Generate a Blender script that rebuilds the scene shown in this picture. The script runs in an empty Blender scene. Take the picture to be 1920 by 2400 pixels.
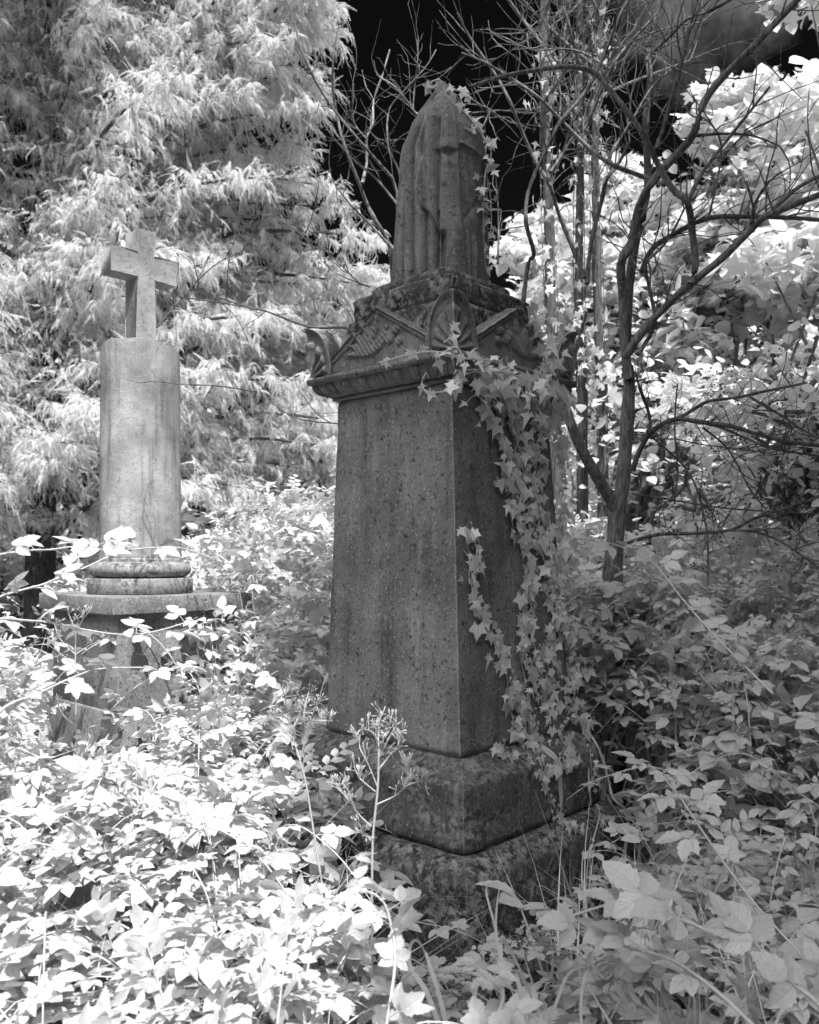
import bpy, math, random
import numpy as np
from mathutils import Vector, Matrix
R = np.random.default_rng(7)
random.seed(7)
SC = bpy.context.scene
COL = SC.collection
EYE = 1.55

# ------------------------------------------------------------ camera
cd = bpy.data.cameras.new('camera'); cam = bpy.data.objects.new('camera', cd); COL.objects.link(cam)
cam.location = (0, 0, EYE); cam.rotation_euler = (math.radians(90), 0, 0)
cd.sensor_fit = 'VERTICAL'; cd.sensor_height = 36; cd.lens = 30.0; cd.shift_y = 105/2400
cd.clip_start = 0.05; cd.clip_end = 600
cd.dof.use_dof = True; cd.dof.focus_distance = 3.7; cd.dof.aperture_fstop = 4.0
SC.camera = cam
# ------------------------------------------------------------ sun, sky, exposure
SUN_AZ, SUN_EL = math.radians(-25), math.radians(58)      # sun behind the camera, a little to its right
S = np.array([-math.sin(SUN_AZ)*math.cos(SUN_EL), -math.cos(SUN_AZ)*math.cos(SUN_EL), math.sin(SUN_EL)])
sl = bpy.data.lights.new('sun', 'SUN'); sl.energy = 3.0; sl.angle = math.radians(0.55); sl.color = (1.0, 1.0, 1.0)
so = bpy.data.objects.new('sun', sl); COL.objects.link(so)
so.rotation_euler = Vector(S).to_track_quat('Z', 'Y').to_euler(); so.location = (0, 0, 30)
W = bpy.data.worlds.new('World'); SC.world = W; W.use_nodes = True
nt = W.node_tree; N = nt.nodes; L = nt.links
for n in list(N): N.remove(n)
def nd(t, **k):
    n = N.new(t)
    for a, b in k.items(): setattr(n, a, b)
    return n
out = nd('ShaderNodeOutputWorld'); bg = nd('ShaderNodeBackground'); bg.inputs[1].default_value = 0.15
L.new(bg.outputs[0], out.inputs[0])
sky = nd('ShaderNodeTexSky', sky_type='NISHITA'); sky.sun_disc = False
sky.sun_elevation = SUN_EL; sky.sun_rotation = math.atan2(S[0], S[1])
sep = nd('ShaderNodeSeparateColor'); L.new(sky.outputs[0], sep.inputs[0])
dk = nd('ShaderNodeMath', operation='MULTIPLY'); L.new(sep.outputs[0], dk.inputs[0]); dk.inputs[1].default_value = 0.012
tc = nd('ShaderNodeTexCoord')
noi = nd('ShaderNodeTexNoise'); noi.inputs['Scale'].default_value = 4.2; noi.inputs['Detail'].default_value = 7; noi.inputs['Roughness'].default_value = .62
L.new(tc.outputs['Generated'], noi.inputs[0])
sx = nd('ShaderNodeSeparateXYZ'); L.new(tc.outputs['Generated'], sx.inputs[0])
# unseen clouds added behind the viewer and overhead to give ambient light
b1 = nd('ShaderNodeMapRange'); L.new(sx.outputs[1], b1.inputs[0])
b1.inputs[1].default_value = .45; b1.inputs[2].default_value = -.35; b1.inputs[3].default_value = -.55; b1.inputs[4].default_value = .22
# one cloud high on the right
cdir = Vector((.31, 1, .70)).normalized()
dp = nd('ShaderNodeVectorMath', operation='DOT_PRODUCT'); L.new(tc.outputs['Generated'], dp.inputs[0]); dp.inputs[1].default_value = cdir
b2 = nd('ShaderNodeMapRange'); L.new(dp.outputs['Value'], b2.inputs[0])
b2.inputs[1].default_value = .980; b2.inputs[2].default_value = .9998; b2.inputs[3].default_value = -.45; b2.inputs[4].default_value = .14
hz = nd('ShaderNodeMapRange'); L.new(sx.outputs[2], hz.inputs[0]); hz.inputs[1].default_value=.25; hz.inputs[2].default_value=.6; hz.inputs[3].default_value=-.6; hz.inputs[4].default_value=.12
b1z = nd('ShaderNodeMath', operation='ADD'); L.new(b1.outputs[0], b1z.inputs[0]); L.new(hz.outputs[0], b1z.inputs[1])
mx = nd('ShaderNodeMath', operation='MAXIMUM'); L.new(b1z.outputs[0], mx.inputs[0]); L.new(b2.outputs[0], mx.inputs[1])
ad = nd('ShaderNodeMath', operation='ADD'); nk = nd('ShaderNodeMapRange', clamp=False); L.new(noi.outputs[0], nk.inputs[0]); nk.inputs[1].default_value=.3; nk.inputs[2].default_value=.7; nk.inputs[3].default_value=.12; nk.inputs[4].default_value=.88; L.new(nk.outputs[0], ad.inputs[0]); L.new(mx.outputs[0], ad.inputs[1])
cm = nd('ShaderNodeMapRange', interpolation_type='SMOOTHSTEP'); L.new(ad.outputs[0], cm.inputs[0])
cm.inputs[1].default_value = .42; cm.inputs[2].default_value = 1.0
cb = nd('ShaderNodeMapRange'); L.new(sx.outputs[1], cb.inputs[0])    # cloud ahead kept dim, added cloud behind made bright as fill light
cb.inputs[1].default_value = .5; cb.inputs[2].default_value = -.1; cb.inputs[3].default_value = 1.0; cb.inputs[4].default_value = 14.5
clr = nd('ShaderNodeMix', data_type='FLOAT'); L.new(cm.outputs[0], clr.inputs[0]); L.new(dk.outputs[0], clr.inputs[2]); L.new(cb.outputs[0], clr.inputs[3])
L.new(clr.outputs[0], bg.inputs[0])
vs = SC.view_settings; vs.view_transform = 'Standard'; vs.look = 'None'; vs.gamma = 1; vs.exposure = 1.1
SC.render.engine = 'CYCLES'
cy = SC.cycles; cy.max_bounces = 10; cy.diffuse_bounces = 7; cy.glossy_bounces = 2; cy.transmission_bounces = 6; cy.transparent_max_bounces = 4
cy.use_denoising = True; cy.caustics_reflective = False; cy.caustics_refractive = False
cy.sample_clamp_indirect = 6; cy.use_adaptive_sampling = True; cy.adaptive_threshold = 0.02

# ------------------------------------------------------------ helpers
def P(px, py, Y):            # photograph pixel (1920x2400) at depth Y -> point
    return np.array([(px-960)/2000*Y, Y, EYE-(py-1305)/2000*Y])
def crop(x0, y0, s): return lambda x, y: (x0+x*s, y0+y*s)
K1 = crop(680, 150, .41739); K3 = crop(640, 1600, .51014); K4 = crop(700, 650, .34783); K5 = crop(1100, 0, .47536)
K6 = crop(0, 1200, .55652); K7 = crop(1200, 1200, .55652); K8 = crop(1000, 800, .51020); K9 = crop(1350, 900, .33043); K0 = crop(0, 1100, .28986)
KD = crop(0, 0, 1.11304)

def tag(o, label=None, cat=None, group=None, kind=None):
    if label: o['label'] = label
    if cat: o['category'] = cat
    if group: o['group'] = group
    if kind: o['kind'] = kind
    return o
def empty(name, loc=(0, 0, 0), rz=0, **k):
    o = bpy.data.objects.new(name, None); COL.objects.link(o); o.location = loc; o.rotation_euler = (0, 0, rz); o.empty_display_size = .1
    return tag(o, **k)
def copy_tree(o, parent=None):
    c = o.copy(); COL.objects.link(c); c.parent = parent
    for ch in o.children: copy_tree(ch, c)
    return c

class MB:
    """collects quads/tris with uv and tone, builds one mesh object"""
    def __init__(s): s.v=[]; s.f=[]; s.n=0; s.uv=[]; s.t=[]
    def add(s, v, f, uv=None, tone=None):
        v = np.asarray(v, float); f = np.asarray(f, np.int64)
        if f.shape[1] == 3: f = np.concatenate([f, -np.ones((len(f),1), np.int64)-s.n], 1)
        s.v.append(v); s.f.append(f+s.n); s.n += len(v)
        s.uv.append(np.zeros((len(v),2)) if uv is None else uv)
        s.t.append(np.full(len(v), .5) if tone is None else tone)
    def box(s, lo, hi, bev=0, taper=None):
        x0,y0,z0=lo; x1,y1,z1=hi
        s.frustum([(z0, x0,y0,x1,y1),(z1,x0,y0,x1,y1)])
    def frustum(s, levels, cap=True):
        v=[]; f=[]
        for z,x0,y0,x1,y1 in levels: v += [(x0,y0,z),(x1,y0,z),(x1,y1,z),(x0,y1,z)]
        for k in range(len(levels)-1):
            a=4*k
            for i in range(4): f.append((a+i, a+(i+1)%4, a+4+(i+1)%4, a+4+i))
        if cap:
            f.append((3,2,1,0)); e=4*(len(levels)-1); f.append((e,e+1,e+2,e+3))
        s.add(v,f)
    def grid(s, G, uv=None, flip=False):     # G (n,m,3)
        n,m,_ = G.shape; i = np.arange(n*m).reshape(n,m)
        f = np.stack([i[:-1,:-1], i[:-1,1:], i[1:,1:], i[1:,:-1]], -1).reshape(-1,4)
        if flip: f = f[:, ::-1]
        s.add(G.reshape(-1,3), f, uv)
    def tube(s, pts, r, k=6, knob=0, smooth=3, tone=.5):
        pts = np.asarray(pts, float); n = len(pts)
        r = np.broadcast_to(np.asarray(r, float), (n,)) if np.ndim(r) == 0 or len(np.atleast_1d(r)) == n else np.linspace(r[0], r[1], n)
        if smooth > 1 and n > 2:
            t = np.linspace(0, n-1, (n-1)*smooth+1); i = np.clip(t.astype(int), 0, n-2); u = (t-i)[:,None]
            p0 = pts[np.clip(i-1,0,n-1)]; p1 = pts[i]; p2 = pts[i+1]; p3 = pts[np.clip(i+2,0,n-1)]
            r = r[i]*(1-u[:,0])+r[i+1]*u[:,0]
            pts = .5*((2*p1)+(-p0+p2)*u+(2*p0-5*p1+4*p2-p3)*u*u+(-p0+3*p1-3*p2+p3)*u**3)
            n = len(pts)
        if knob: r = r*(1+knob*R.standard_normal(n))
        d = np.gradient(pts, axis=0); d /= np.linalg.norm(d,axis=1)[:,None]+1e-9
        up = np.array([.13,.21,.97]); a = np.cross(d, up); bad = np.linalg.norm(a,axis=1) < .2
        a[bad] = np.cross(d[bad], [1,.1,0]); a /= np.linalg.norm(a,axis=1)[:,None]; b = np.cross(d,a)
        th = np.arange(k)/k*2*np.pi
        V = pts[:,None]+r[:,None,None]*(a[:,None]*np.cos(th)[None,:,None]+b[:,None]*np.sin(th)[None,:,None])
        i = np.arange(n*k).reshape(n,k); j = np.roll(i,-1,1)
        f = np.stack([i[:-1], j[:-1], j[1:], i[1:]], -1).reshape(-1,4)
        V = V.reshape(-1,3); f = list(map(tuple, f))
        s.add(V, f, tone=np.full(len(V), tone))
        return pts
    def stamp(s, T, M, tone=None):     # T=(v,f,uv), M (n,3,4)
        v,f,uv = T; n = len(M)
        if n == 0: return
        V = np.einsum('nij,vj->nvi', M[:,:,:3], v)+M[:,None,:,3]
        F = (f[None]+ (np.arange(n)*len(v))[:,None,None]).reshape(-1, f.shape[1])
        tn = R.random(n) if tone is None else tone
        s.add(V.reshape(-1,3), F, np.tile(uv,(n,1)), np.repeat(tn, len(v)))
    def build(s, name, mat, parent=None, smooth=False, loc=None):
        me = bpy.data.meshes.new(name)
        v = np.concatenate(s.v); f = np.concatenate(s.f); uv = np.concatenate(s.uv); tn = np.concatenate(s.t)
        tri = f[:,3] < 0
        if loc is not None: v = v-np.asarray(loc)
        cnt = np.where(tri,3,4); start = np.concatenate([[0],np.cumsum(cnt)[:-1]])
        flat = f.reshape(-1); keep = np.ones(len(flat),bool); keep[3::4] = ~tri
        li = flat[keep].astype(np.int32)
        me.vertices.add(len(v)); me.vertices.foreach_set('co', v.astype(np.float32).ravel())
        me.loops.add(len(li)); me.loops.foreach_set('vertex_index', li)
        me.polygons.add(len(f)); me.polygons.foreach_set('loop_start', start.astype(np.int32)); me.polygons.foreach_set('loop_total', cnt.astype(np.int32))
        me.update(calc_edges=True)
        ul = me.uv_layers.new(name='UVMap'); ul.data.foreach_set('uv', uv[li].astype(np.float32).ravel())
        at = me.attributes.new('tone','FLOAT','POINT'); at.data.foreach_set('value', tn.astype(np.float32))
        if smooth: me.polygons.foreach_set('use_smooth', np.ones(len(f),bool))
        me.validate(); me.materials.append(mat)
        o = bpy.data.objects.new(name, me); COL.objects.link(o)
        if parent is not None: o.parent = parent
        if loc is not None: o.location = loc
        return o

def frames(pos, direc, normal, scale, roll=0):
    """matrices: local +Y along direc, +Z along normal-ish"""
    d = direc/np.linalg.norm(direc,axis=1)[:,None]
    x = np.cross(d, normal); x /= np.linalg.norm(x,axis=1)[:,None]+1e-9
    z = np.cross(x, d)
    sc = np.broadcast_to(np.asarray(scale,float),(len(pos),))[:,None]
    return np.stack([x*sc, d*sc, z*sc, pos], -1)
def jit(n, s): return R.standard_normal((n,3))*s

# ------------------------------------------------------------ leaf templates (unit length along +Y, normal +Z)
def leaflet(rows=6, w=.36, serr=0., fold=.12, droop=.18, tip=1.0, base=.12):
    t = np.linspace(0,1,rows+1)
    wid = w*np.sin(np.pi*np.clip(t,0,1)**.78)**.8*(1-.15*t); wid[0] = .02; wid[-1] = 0.004
    if serr: wid = wid*(1+serr*np.where(np.arange(rows+1)%2==0,-1,1)); wid[-1]=.004
    z = -droop*t**2
    c = np.stack([0*t, t, z], 1); l = np.stack([-wid, t+.04, z+fold*wid],1); r = np.stack([wid, t+.04, z+fold*wid],1)
    v = np.stack([l,c,r],1).reshape(-1,3)
    uv = np.stack([np.stack([-np.ones_like(t),t],1), np.stack([0*t,t],1), np.stack([np.ones_like(t),t],1)],1).reshape(-1,2)
    f=[]
    for i in range(rows):
        a=3*i; f += [(a,a+1,a+4,a+3),(a+1,a+2,a+5,a+4)]
    return v, np.array(f), uv
def xf(T, M):
    v,f,uv = T; return (v@M[:,:3].T+M[:,3], f, uv)
def join(Ts):
    V=[];F=[];U=[];n=0
    for v,f,uv in Ts: V.append(v);F.append(f+n);U.append(uv);n+=len(v)
    return np.concatenate(V),np.concatenate(F),np.concatenate(U)
def one(pos, d, nrm, s): return frames(np.array([pos],float),np.array([d],float),np.array([nrm],float),s)[0]
def stick(a, b, r=.012):
    a=np.array(a,float);b=np.array(b,float);d=b-a;x=np.cross(d,[0,0,1]);x/=np.linalg.norm(x)+1e-9;x*=r
    return (np.array([a-x,a+x,b+x*.7,b-x*.7]), np.array([[0,1,2,3]]), np.array([[0,0]]*4,float))
def compound(kind=3, rows=6, serr=.1):
    """bramble leaf: three or five leaflets on a petiole"""
    lf = lambda s: leaflet(rows, .36+R.uniform(-.03,.03), serr, R.uniform(.05,.3), R.uniform(.05,.35))
    T=[stick((0,0,0),(0,.55,.03))]
    T.append(xf(lf(0), one((0,.52,.03),(R.uniform(-.1,.1),1,R.uniform(-.15,.1)),(0,0,1),.62)))
    for sgn in (-1,1):
        T.append(xf(lf(0), one((0,.42,.02),(sgn,.45+R.uniform(-.2,.2),R.uniform(-.25,.05)),(sgn*.2,0,1),.52)))
        if kind==5: T.append(xf(lf(0), one((0,.38,.01),(sgn,-.45,R.uniform(-.25,0)),(sgn*.3,0,1),.40)))
    return join(T)
def lobed(ang, rad, fold=.08, curl=.15, inner=.5):
    """palmate outline as a fan round the petiole point; tips listed as angle, radius"""
    pts=[(0,-.02)]
    for i,(a,r) in enumerate(zip(ang,rad)):
        if i: 
            am=(ang[i-1]+a)/2; rm=min(rad[i-1],r)*inner; pts.append((math.sin(am)*rm, math.cos(am)*rm))
        pts.append((math.sin(a)*r, math.cos(a)*r))
    p=np.array(pts); c=np.array([[0,.12]]); q=np.concatenate([c,p])
    rr=np.hypot(q[:,0],q[:,1])
    z=fold*np.abs(q[:,0])-curl*rr**2
    v=np.stack([q[:,0],q[:,1],z],1); n=len(p)
    f=np.array([(0,1+(i+1)%n,1+i, 1+i) for i in range(n)])[:, :3]
    uv=np.stack([q[:,0]*1.5,q[:,1]],1)
    return v,f,uv
A=math.radians
ivyA = lobed([A(-150),A(-68),0,A(68),A(150)],[.36,.62,1.0,.62,.36], inner=.62)
ivyB = lobed([A(-140),A(-60),0,A(60),A(140)],[.42,.7,.9,.7,.42], inner=.72, curl=.3)
ivyC = lobed([A(-155),A(-75),0,A(75),A(155)],[.3,.5,1.05,.55,.3], inner=.6, fold=.25)
maple = lobed([A(-125),A(-62),A(-30),0,A(30),A(62),A(125)],[.5,.85,.62,1.0,.62,.85,.5], inner=.7, curl=.2)
roundl = leaflet(6,.46,0,.12,.25)
BR_HI = [compound(5 if i%2 else 3, 10, .09) for i in range(6)]
BR_MD = [compound(5 if i%3==0 else 3, 5, .05) for i in range(6)]
BR_LO = [compound(3, 3, 0) for i in range(4)]
def sprig(n=7, rows=2, w=.22):
    T=[stick((0,0,0),(0,1,0),.012)]
    for i in range(n):
        t=.15+.85*i/(n-1); sgn=-1 if i%2 else 1
        T.append(xf(leaflet(rows,w,0,.1,.2), one((0,t,0),(sgn*.8 if i<n-1 else .05,.75,R.uniform(-.2,.1)),(0,0,1),.34)))
    return join(T)
SPRIG=[sprig(7,3,.3) for i in range(3)]
def conspray(n=10):
    """flat drooping conifer branchlet: narrow needles fringed each side"""
    T=[]; 
    for i in range(n):
        t=i/(n-1); z=-.30*t*t; ln=.26*(1-.55*t)*R.uniform(.8,1.2)
        for sgn in (-1,1):
            d=np.array([sgn*.85,.62,-.25-.5*t]); d/=np.linalg.norm(d); x=np.array([-d[1],d[0],0])*.034
            a=np.array([0,t,z])
            T.append((np.array([a-x*.6,a+x*.6,a+d*ln*.6+x,a+d*ln*.6-x,a+d*ln]),np.array([[0,1,2,3],[3,2,4,4]]),np.zeros((5,2))))
    v,f,u=join(T)
    tri=f[:,3]==f[:,2]; f=f.copy()
    # quads only: tips as thin quads
    return v,f[~tri],u
CON=[conspray() for i in range(3)]

# ------------------------------------------------------------ materials
class Mat:
    def __init__(s,name):
        s.m=bpy.data.materials.new(name); s.m.use_nodes=True; s.t=s.m.node_tree
        for n in list(s.t.nodes): s.t.nodes.remove(n)
        s.out=s.n('ShaderNodeOutputMaterial')
    def n(s,t,ins=None,**k):
        x=s.t.nodes.new(t)
        for a,b in k.items(): setattr(x,a,b)
        for a,b in (ins or {}).items():
            if isinstance(b,bpy.types.NodeSocket): s.t.links.new(b,x.inputs[a])
            else: x.inputs[a].default_value=b
        return x
    def noise(s,vec,scale,detail=4,rough=.6,dist=0): return s.n('ShaderNodeTexNoise',{'Vector':vec,'Scale':scale,'Detail':detail,'Roughness':rough,'Distortion':dist}).outputs[0]
    def rng(s,x,a,b,c=0.,d=1.,sm=False): return s.n('ShaderNodeMapRange',{0:x,1:a,2:b,3:c,4:d},interpolation_type='SMOOTHSTEP' if sm else 'LINEAR').outputs[0]
    def mix(s,f,a,b): 
        x=s.n('ShaderNodeMix',data_type='FLOAT')
        for i,q in ((0,f),(2,a),(3,b)):
            if isinstance(q,bpy.types.NodeSocket): s.t.links.new(q,x.inputs[i])
            else: x.inputs[i].default_value=q
        return x.outputs[0]
    def mul(s,a,b,op='MULTIPLY'): return s.n('ShaderNodeMath',{0:a,1:b},operation=op).outputs[0]
    def obj(s): return s.n('ShaderNodeTexCoord').outputs['Object']
    def scl(s,v,xyz): return s.n('ShaderNodeMapping',{0:v,3:xyz}).outputs[0]
    def end(s,val,rough=.9,bump=None,bd=.01,spec=.3):
        b=s.n('ShaderNodeBsdfPrincipled',{'Roughness':rough,'Specular IOR Level':spec})
        c=s.n('ShaderNodeCombineColor',{0:val,1:val,2:val}); s.t.links.new(c.outputs[0],b.inputs['Base Color'])
        if bump is not None:
            bp=s.n('ShaderNodeBump',{'Height':bump,'Distance':bd,'Strength':1.0}); s.t.links.new(bp.outputs[0],b.inputs['Normal'])
        s.t.links.new(b.outputs[0],s.out.inputs[0]); return s.m
def stone(name, base, dark, light, pit=.5, moss=0., streak=.5, spot=160, edge=.6):
    m=Mat(name); o=m.obj()
    big=m.noise(o,3.2,5,.6); med=m.noise(o,14,5,.65); fine=m.noise(o,spot,2,.6); fine2=m.noise(o,spot*.4,3,.7)
    st=m.noise(m.scl(o,(9,9,.9)),1.6,5,.6)
    v=m.mix(m.rng(big,.35,.65),base*.66,base*1.3)
    pt=m.noise(o,1.3,6,.7,.6); v=m.mix(m.mul(m.rng(pt,.52,.62,sm=True),.35),v,dark)
    v=m.mix(m.mul(m.rng(st,.5,.72,sm=True),streak),v,dark)
    v=m.mix(m.mul(m.rng(st,.28,.44,1.,0.,sm=True),streak*.5),v,light)
    v=m.mix(m.mul(m.rng(fine2,.56,.70,sm=True),pit),v,dark*.7)
    v=m.mix(m.mul(m.rng(fine,.60,.72,sm=True),pit*.8),v,light)
    v=m.mix(m.mul(m.rng(fine,.30,.42,1.,0.,sm=True),pit*.8),v,dark*.5)
    if moss:
        g=m.n('ShaderNodeNewGeometry').outputs['Normal']; nz=m.n('ShaderNodeSeparateXYZ',{0:g}).outputs[2]
        k=m.mul(m.rng(nz,.1,.7),m.rng(med,.38,.6)); k2=m.rng(m.noise(o,6,6,.7),.55-.15*moss,.72-.15*moss,sm=True)
        k=m.mul(m.mul(k,k2,'MAXIMUM'),moss)
        v=m.mix(k,v,m.mix(m.rng(fine2,.4,.62,sm=True),dark*.45,light*.8))
    bv=m.n('ShaderNodeBevel',{'Radius':.012},samples=4).outputs[0]; gn=m.n('ShaderNodeNewGeometry').outputs['Normal']
    ed=m.n('ShaderNodeVectorMath',{0:bv,1:gn},operation='DOT_PRODUCT').outputs['Value']; ed=m.mul(m.rng(ed,.99,.80),m.rng(med,.3,.55))
    v=m.mix(m.mul(ed,edge),v,light*1.15)
    h=m.mul(m.mul(med,.5),m.mul(fine2,.5),'ADD'); h=m.mul(h,m.mul(fine,.25),'ADD')
    return m.end(v,.93,h,.006)
def leafmat(name, alb, tr=.42, var=.25, vein=1., gloss=.05):
    m=Mat(name)
    tone=m.n('ShaderNodeAttribute',attribute_name='tone').outputs['Fac']
    uv=m.n('ShaderNodeTexCoord').outputs['UV']; sp=m.n('ShaderNodeSeparateXYZ',{0:uv})
    au=m.mul(sp.outputs[0],0,'ADD'); au=m.n('ShaderNodeMath',{0:sp.outputs[0]},operation='ABSOLUTE').outputs[0]
    q=m.mul(m.mul(sp.outputs[1],9.),m.mul(au,2.2),'SUBTRACT'); q=m.n('ShaderNodeMath',{0:q},operation='FRACT').outputs[0]
    ve=m.rng(q,.0,.22,1.,0.); mid=m.rng(au,.0,.1,1.,0.); ve=m.mul(ve,mid,'MAXIMUM')
    base=m.mix(tone,alb*(1-var),min(.97,alb*(1+var*.5)))
    base=m.mix(m.mul(ve,.14*vein),base,base if False else alb*.55)
    spn=m.noise(m.obj(),90,2,.5); base=m.mul(base,m.rng(spn,.3,.7,.9,1.05))
    c=m.n('ShaderNodeCombineColor',{0:base,1:base,2:base}).outputs[0]
    bp=m.n('ShaderNodeBump',{'Height':ve,'Distance':.002,'Strength':.6}).outputs[0]
    d=m.n('ShaderNodeBsdfDiffuse',{'Color':c,'Normal':bp}); t=m.n('ShaderNodeBsdfTranslucent',{'Color':c,'Normal':bp})
    x=m.n('ShaderNodeMixShader',{0:tr,1:d.outputs[0],2:t.outputs[0]})
    g=m.n('ShaderNodeBsdfGlossy',{'Roughness':.42,'Normal':bp}); y=m.n('ShaderNodeMixShader',{0:gloss,1:x.outputs[0],2:g.outputs[0]})
    m.t.links.new(y.outputs[0],m.out.inputs[0]); return m.m
def bark(name, a, b, sc=1.):
    m=Mat(name); o=m.obj()
    g=m.noise(m.scl(o,(40*sc,40*sc,7*sc)),1.5,5,.65); f=m.noise(o,60*sc,3,.6); big=m.noise(o,5,4,.6)
    v=m.mix(m.rng(g,.38,.62,sm=True),a,b); v=m.mul(v,m.rng(big,.3,.7,.75,1.25)); v=m.mul(v,m.rng(f,.3,.7,.85,1.15))
    return m.end(v,.9,g,.012)
M_ST = stone('weathered_stone', .195,.07,.42, 1., .25, .7, 85, .9)
M_STD = stone('plinth_stone', .11,.035,.40, 1., .7, .75, 75)
M_STM = stone('mossy_stone', .09,.03,.38, 1., .9, .6, 75)
M_STC = stone('carved_stone', .185,.07,.38, .9, .5, .5,85,1.)
M_COL = stone('pale_column_stone', .34,.12,.48, .45, .12, .75, 80)
M_CRO = stone('cross_granite', .33,.16,.46, .7, .1, .35, 80)
M_GRA = stone('pedestal_granite', .23,.1,.42, 1.2, .15, .3, 75)
M_BASE = stone('blotched_base_stone', .28,.1,.5, .8, .8, .5, 70)
M_LEAF = leafmat('bramble_leaf', .73, .34, .16)
M_LEAFB = leafmat('background_leaf', .92, .5, .12)
M_IVY = leafmat('ivy_leaf', .95, .3, .4, .8, .12)
M_CONI = leafmat('conifer_needles', .96, .42, .2, 0, .02)
M_GRASS = leafmat('grass_blade', .74, .38, .3, 0, .05)
M_STEM = leafmat('green_stem', .62, .1, .2, 0, .05)
M_BARK = bark('grey_bark', .10,.24)
M_BARKD = bark('dark_bark', .06,.15)
M_BARKL = bark('pale_bark', .22,.4)
M_BERRY = Mat('berry').end(.09,.35)
M_BERL = Mat('unripe_berry').end(.5,.4)
mg=Mat('woodland_soil'); o_=mg.obj(); v_=mg.mix(mg.rng(mg.noise(o_,7,6,.7),.4,.65),.05,.16); M_SOIL=mg.end(mg.mul(v_,mg.rng(mg.noise(o_,60,3,.6),.3,.7,.6,1.5)),.95,mg.noise(o_,30,5,.7),.03)

# ------------------------------------------------------------ ground
n=200; gx=np.linspace(-1,1,n); gx=np.sign(gx)*np.abs(gx)**2.2*150; GX,GY=np.meshgrid(gx,gx+5.)
def gz(x,y): return .035*np.sin(x*1.7+.4)*np.cos(y*1.3)+.02*np.sin(x*4.1+y*3.3)
m=MB(); m.grid(np.stack([GX,GY,gz(GX,GY)*np.exp(-(GX**2+GY**2)/900)],-1)); g=m.build('ground',M_SOIL,smooth=True); tag(g,'dark leaf-littered woodland floor under the brambles',kind='structure')

# ------------------------------------------------------------ main monument
AX=math.atan2(.730,.683); C=np.array([.178,3.858]); E2=np.array([.683,.730]); E1=np.array([-.730,.683])
mon=empty('monument',(C[0],C[1],0),AX,label='tall dark ivy-draped obelisk monument topped by a shrouded urn',cat='monument')
def lean(v):
    v=np.array(v,float); w=-.018*np.clip(v[...,2]-.77,0,None); v[...,0]+=w*E2[0]; v[...,1]+=w*E1[0]; return v
class LB(MB):
    def add(s,v,f,uv=None,tone=None): MB.add(s,lean(np.asarray(v,float)),f,uv,tone)
def rough_block(levels, name, mat, seg=26, amp=.006, round_=.0, parent=mon, seed=1):
    """square block with levels (z,h): dense walls with worn, slightly uneven faces"""
    rr=np.random.default_rng(seed); b=LB()
    per=[]; 
    for i in range(4):
        a=np.array([(-1,-1),(1,-1),(1,1),(-1,1)][i]); c=np.array([(1,-1),(1,1),(-1,1),(-1,-1)][i])
        t=np.linspace(0,1,seg,endpoint=False)[:,None]; per.append(a*(1-t)+c*t)
    per=np.concatenate(per); per=np.concatenate([per,per[:1]])
    cr=np.linalg.norm(per,axis=1)[:,None]; corner=np.clip((cr-1.32)/.094,0,1)
    zs=[];hs=[]
    for (z0,h0),(z1,h1) in zip(levels[:-1],levels[1:]):
        k=max(2,int(np.hypot(z1-z0,h1-h0)/.02)); t=np.linspace(0,1,k,endpoint=False); zs+=list(z0+(z1-z0)*t); hs+=list(h0+(h1-h0)*t)
    zs.append(levels[-1][0]); hs.append(levels[-1][1]); zs=np.array(zs); hs=np.array(hs)
    cz=np.clip(np.sin(zs*37+rr.uniform(0,6))+np.sin(zs*83+rr.uniform(0,6))+rr.normal(0,.5,len(zs))-1.5,0,1.5)*.010/.4
    ph=rr.uniform(0,6,8); G=np.zeros((len(zs),len(per),3))
    G[...,0]=per[None,:,0]*hs[:,None]; G[...,1]=per[None,:,1]*hs[:,None]; G[...,2]=zs[:,None]
    cut=1-corner.T*(round_+cz[:,None]); G[...,0]*=cut; G[...,1]*=cut
    d=amp*(np.sin(G[...,0]*19+ph[0]+2*np.sin(G[...,2]*13))+np.sin(G[...,1]*23+ph[1])+np.sin(G[...,2]*31+ph[2]+G[...,0]*11))/2
    nr=per/np.abs(per).max(1)[:,None]; G[...,0]+=d*nr[None,:,0]; G[...,1]+=d*nr[None,:,1]
    edge=np.zeros(len(zs)); edge[0]=1; edge[-1]=1
    b.grid(G,flip=False)
    top=G[-1,:-1]; c=top.mean(0,keepdims=True); c[0,2]=zs[-1]; k=len(top)
    b.add(np.concatenate([c,top]), np.array([(0,1+i,1+(i+1)%k) for i in range(k)]))
    return b.build(name,mat,parent,smooth=False)
def W2(lx,ly,z):  # local -> world (with lean)
    v=lean(np.array([lx,ly,z],float)); p=C+v[0]*E2+v[1]*E1; return np.array([p[0],p[1],v[2]])
b=LB(); b.frustum([(-.1,-.98,-.815,-.17,-.60),(.135,-.98,-.81,-.175,-.60),(.15,-.96,-.79,-.19,-.60)]); 
o=b.build('foundation_step',M_STM,mon)
rough_block([(-.1,.60),(.37,.597),(.395,.585),(.43,.535),(.437,.48)],'lower_plinth',M_STM,40,.005,.03,seed=2)
rough_block([(.441,.490),(.449,.491),(.4495,.502),(.688,.502),(.70,.495),(.766,.407),(.768,.38)],'upper_plinth',M_STD,36,.005,.03,seed=3)
rough_block([(.769,.387),(.777,.388),(.7775,.395),(2.240,.338),(2.248,.330)],'obelisk_shaft',M_ST,24,.0015,.012,seed=4)
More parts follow.
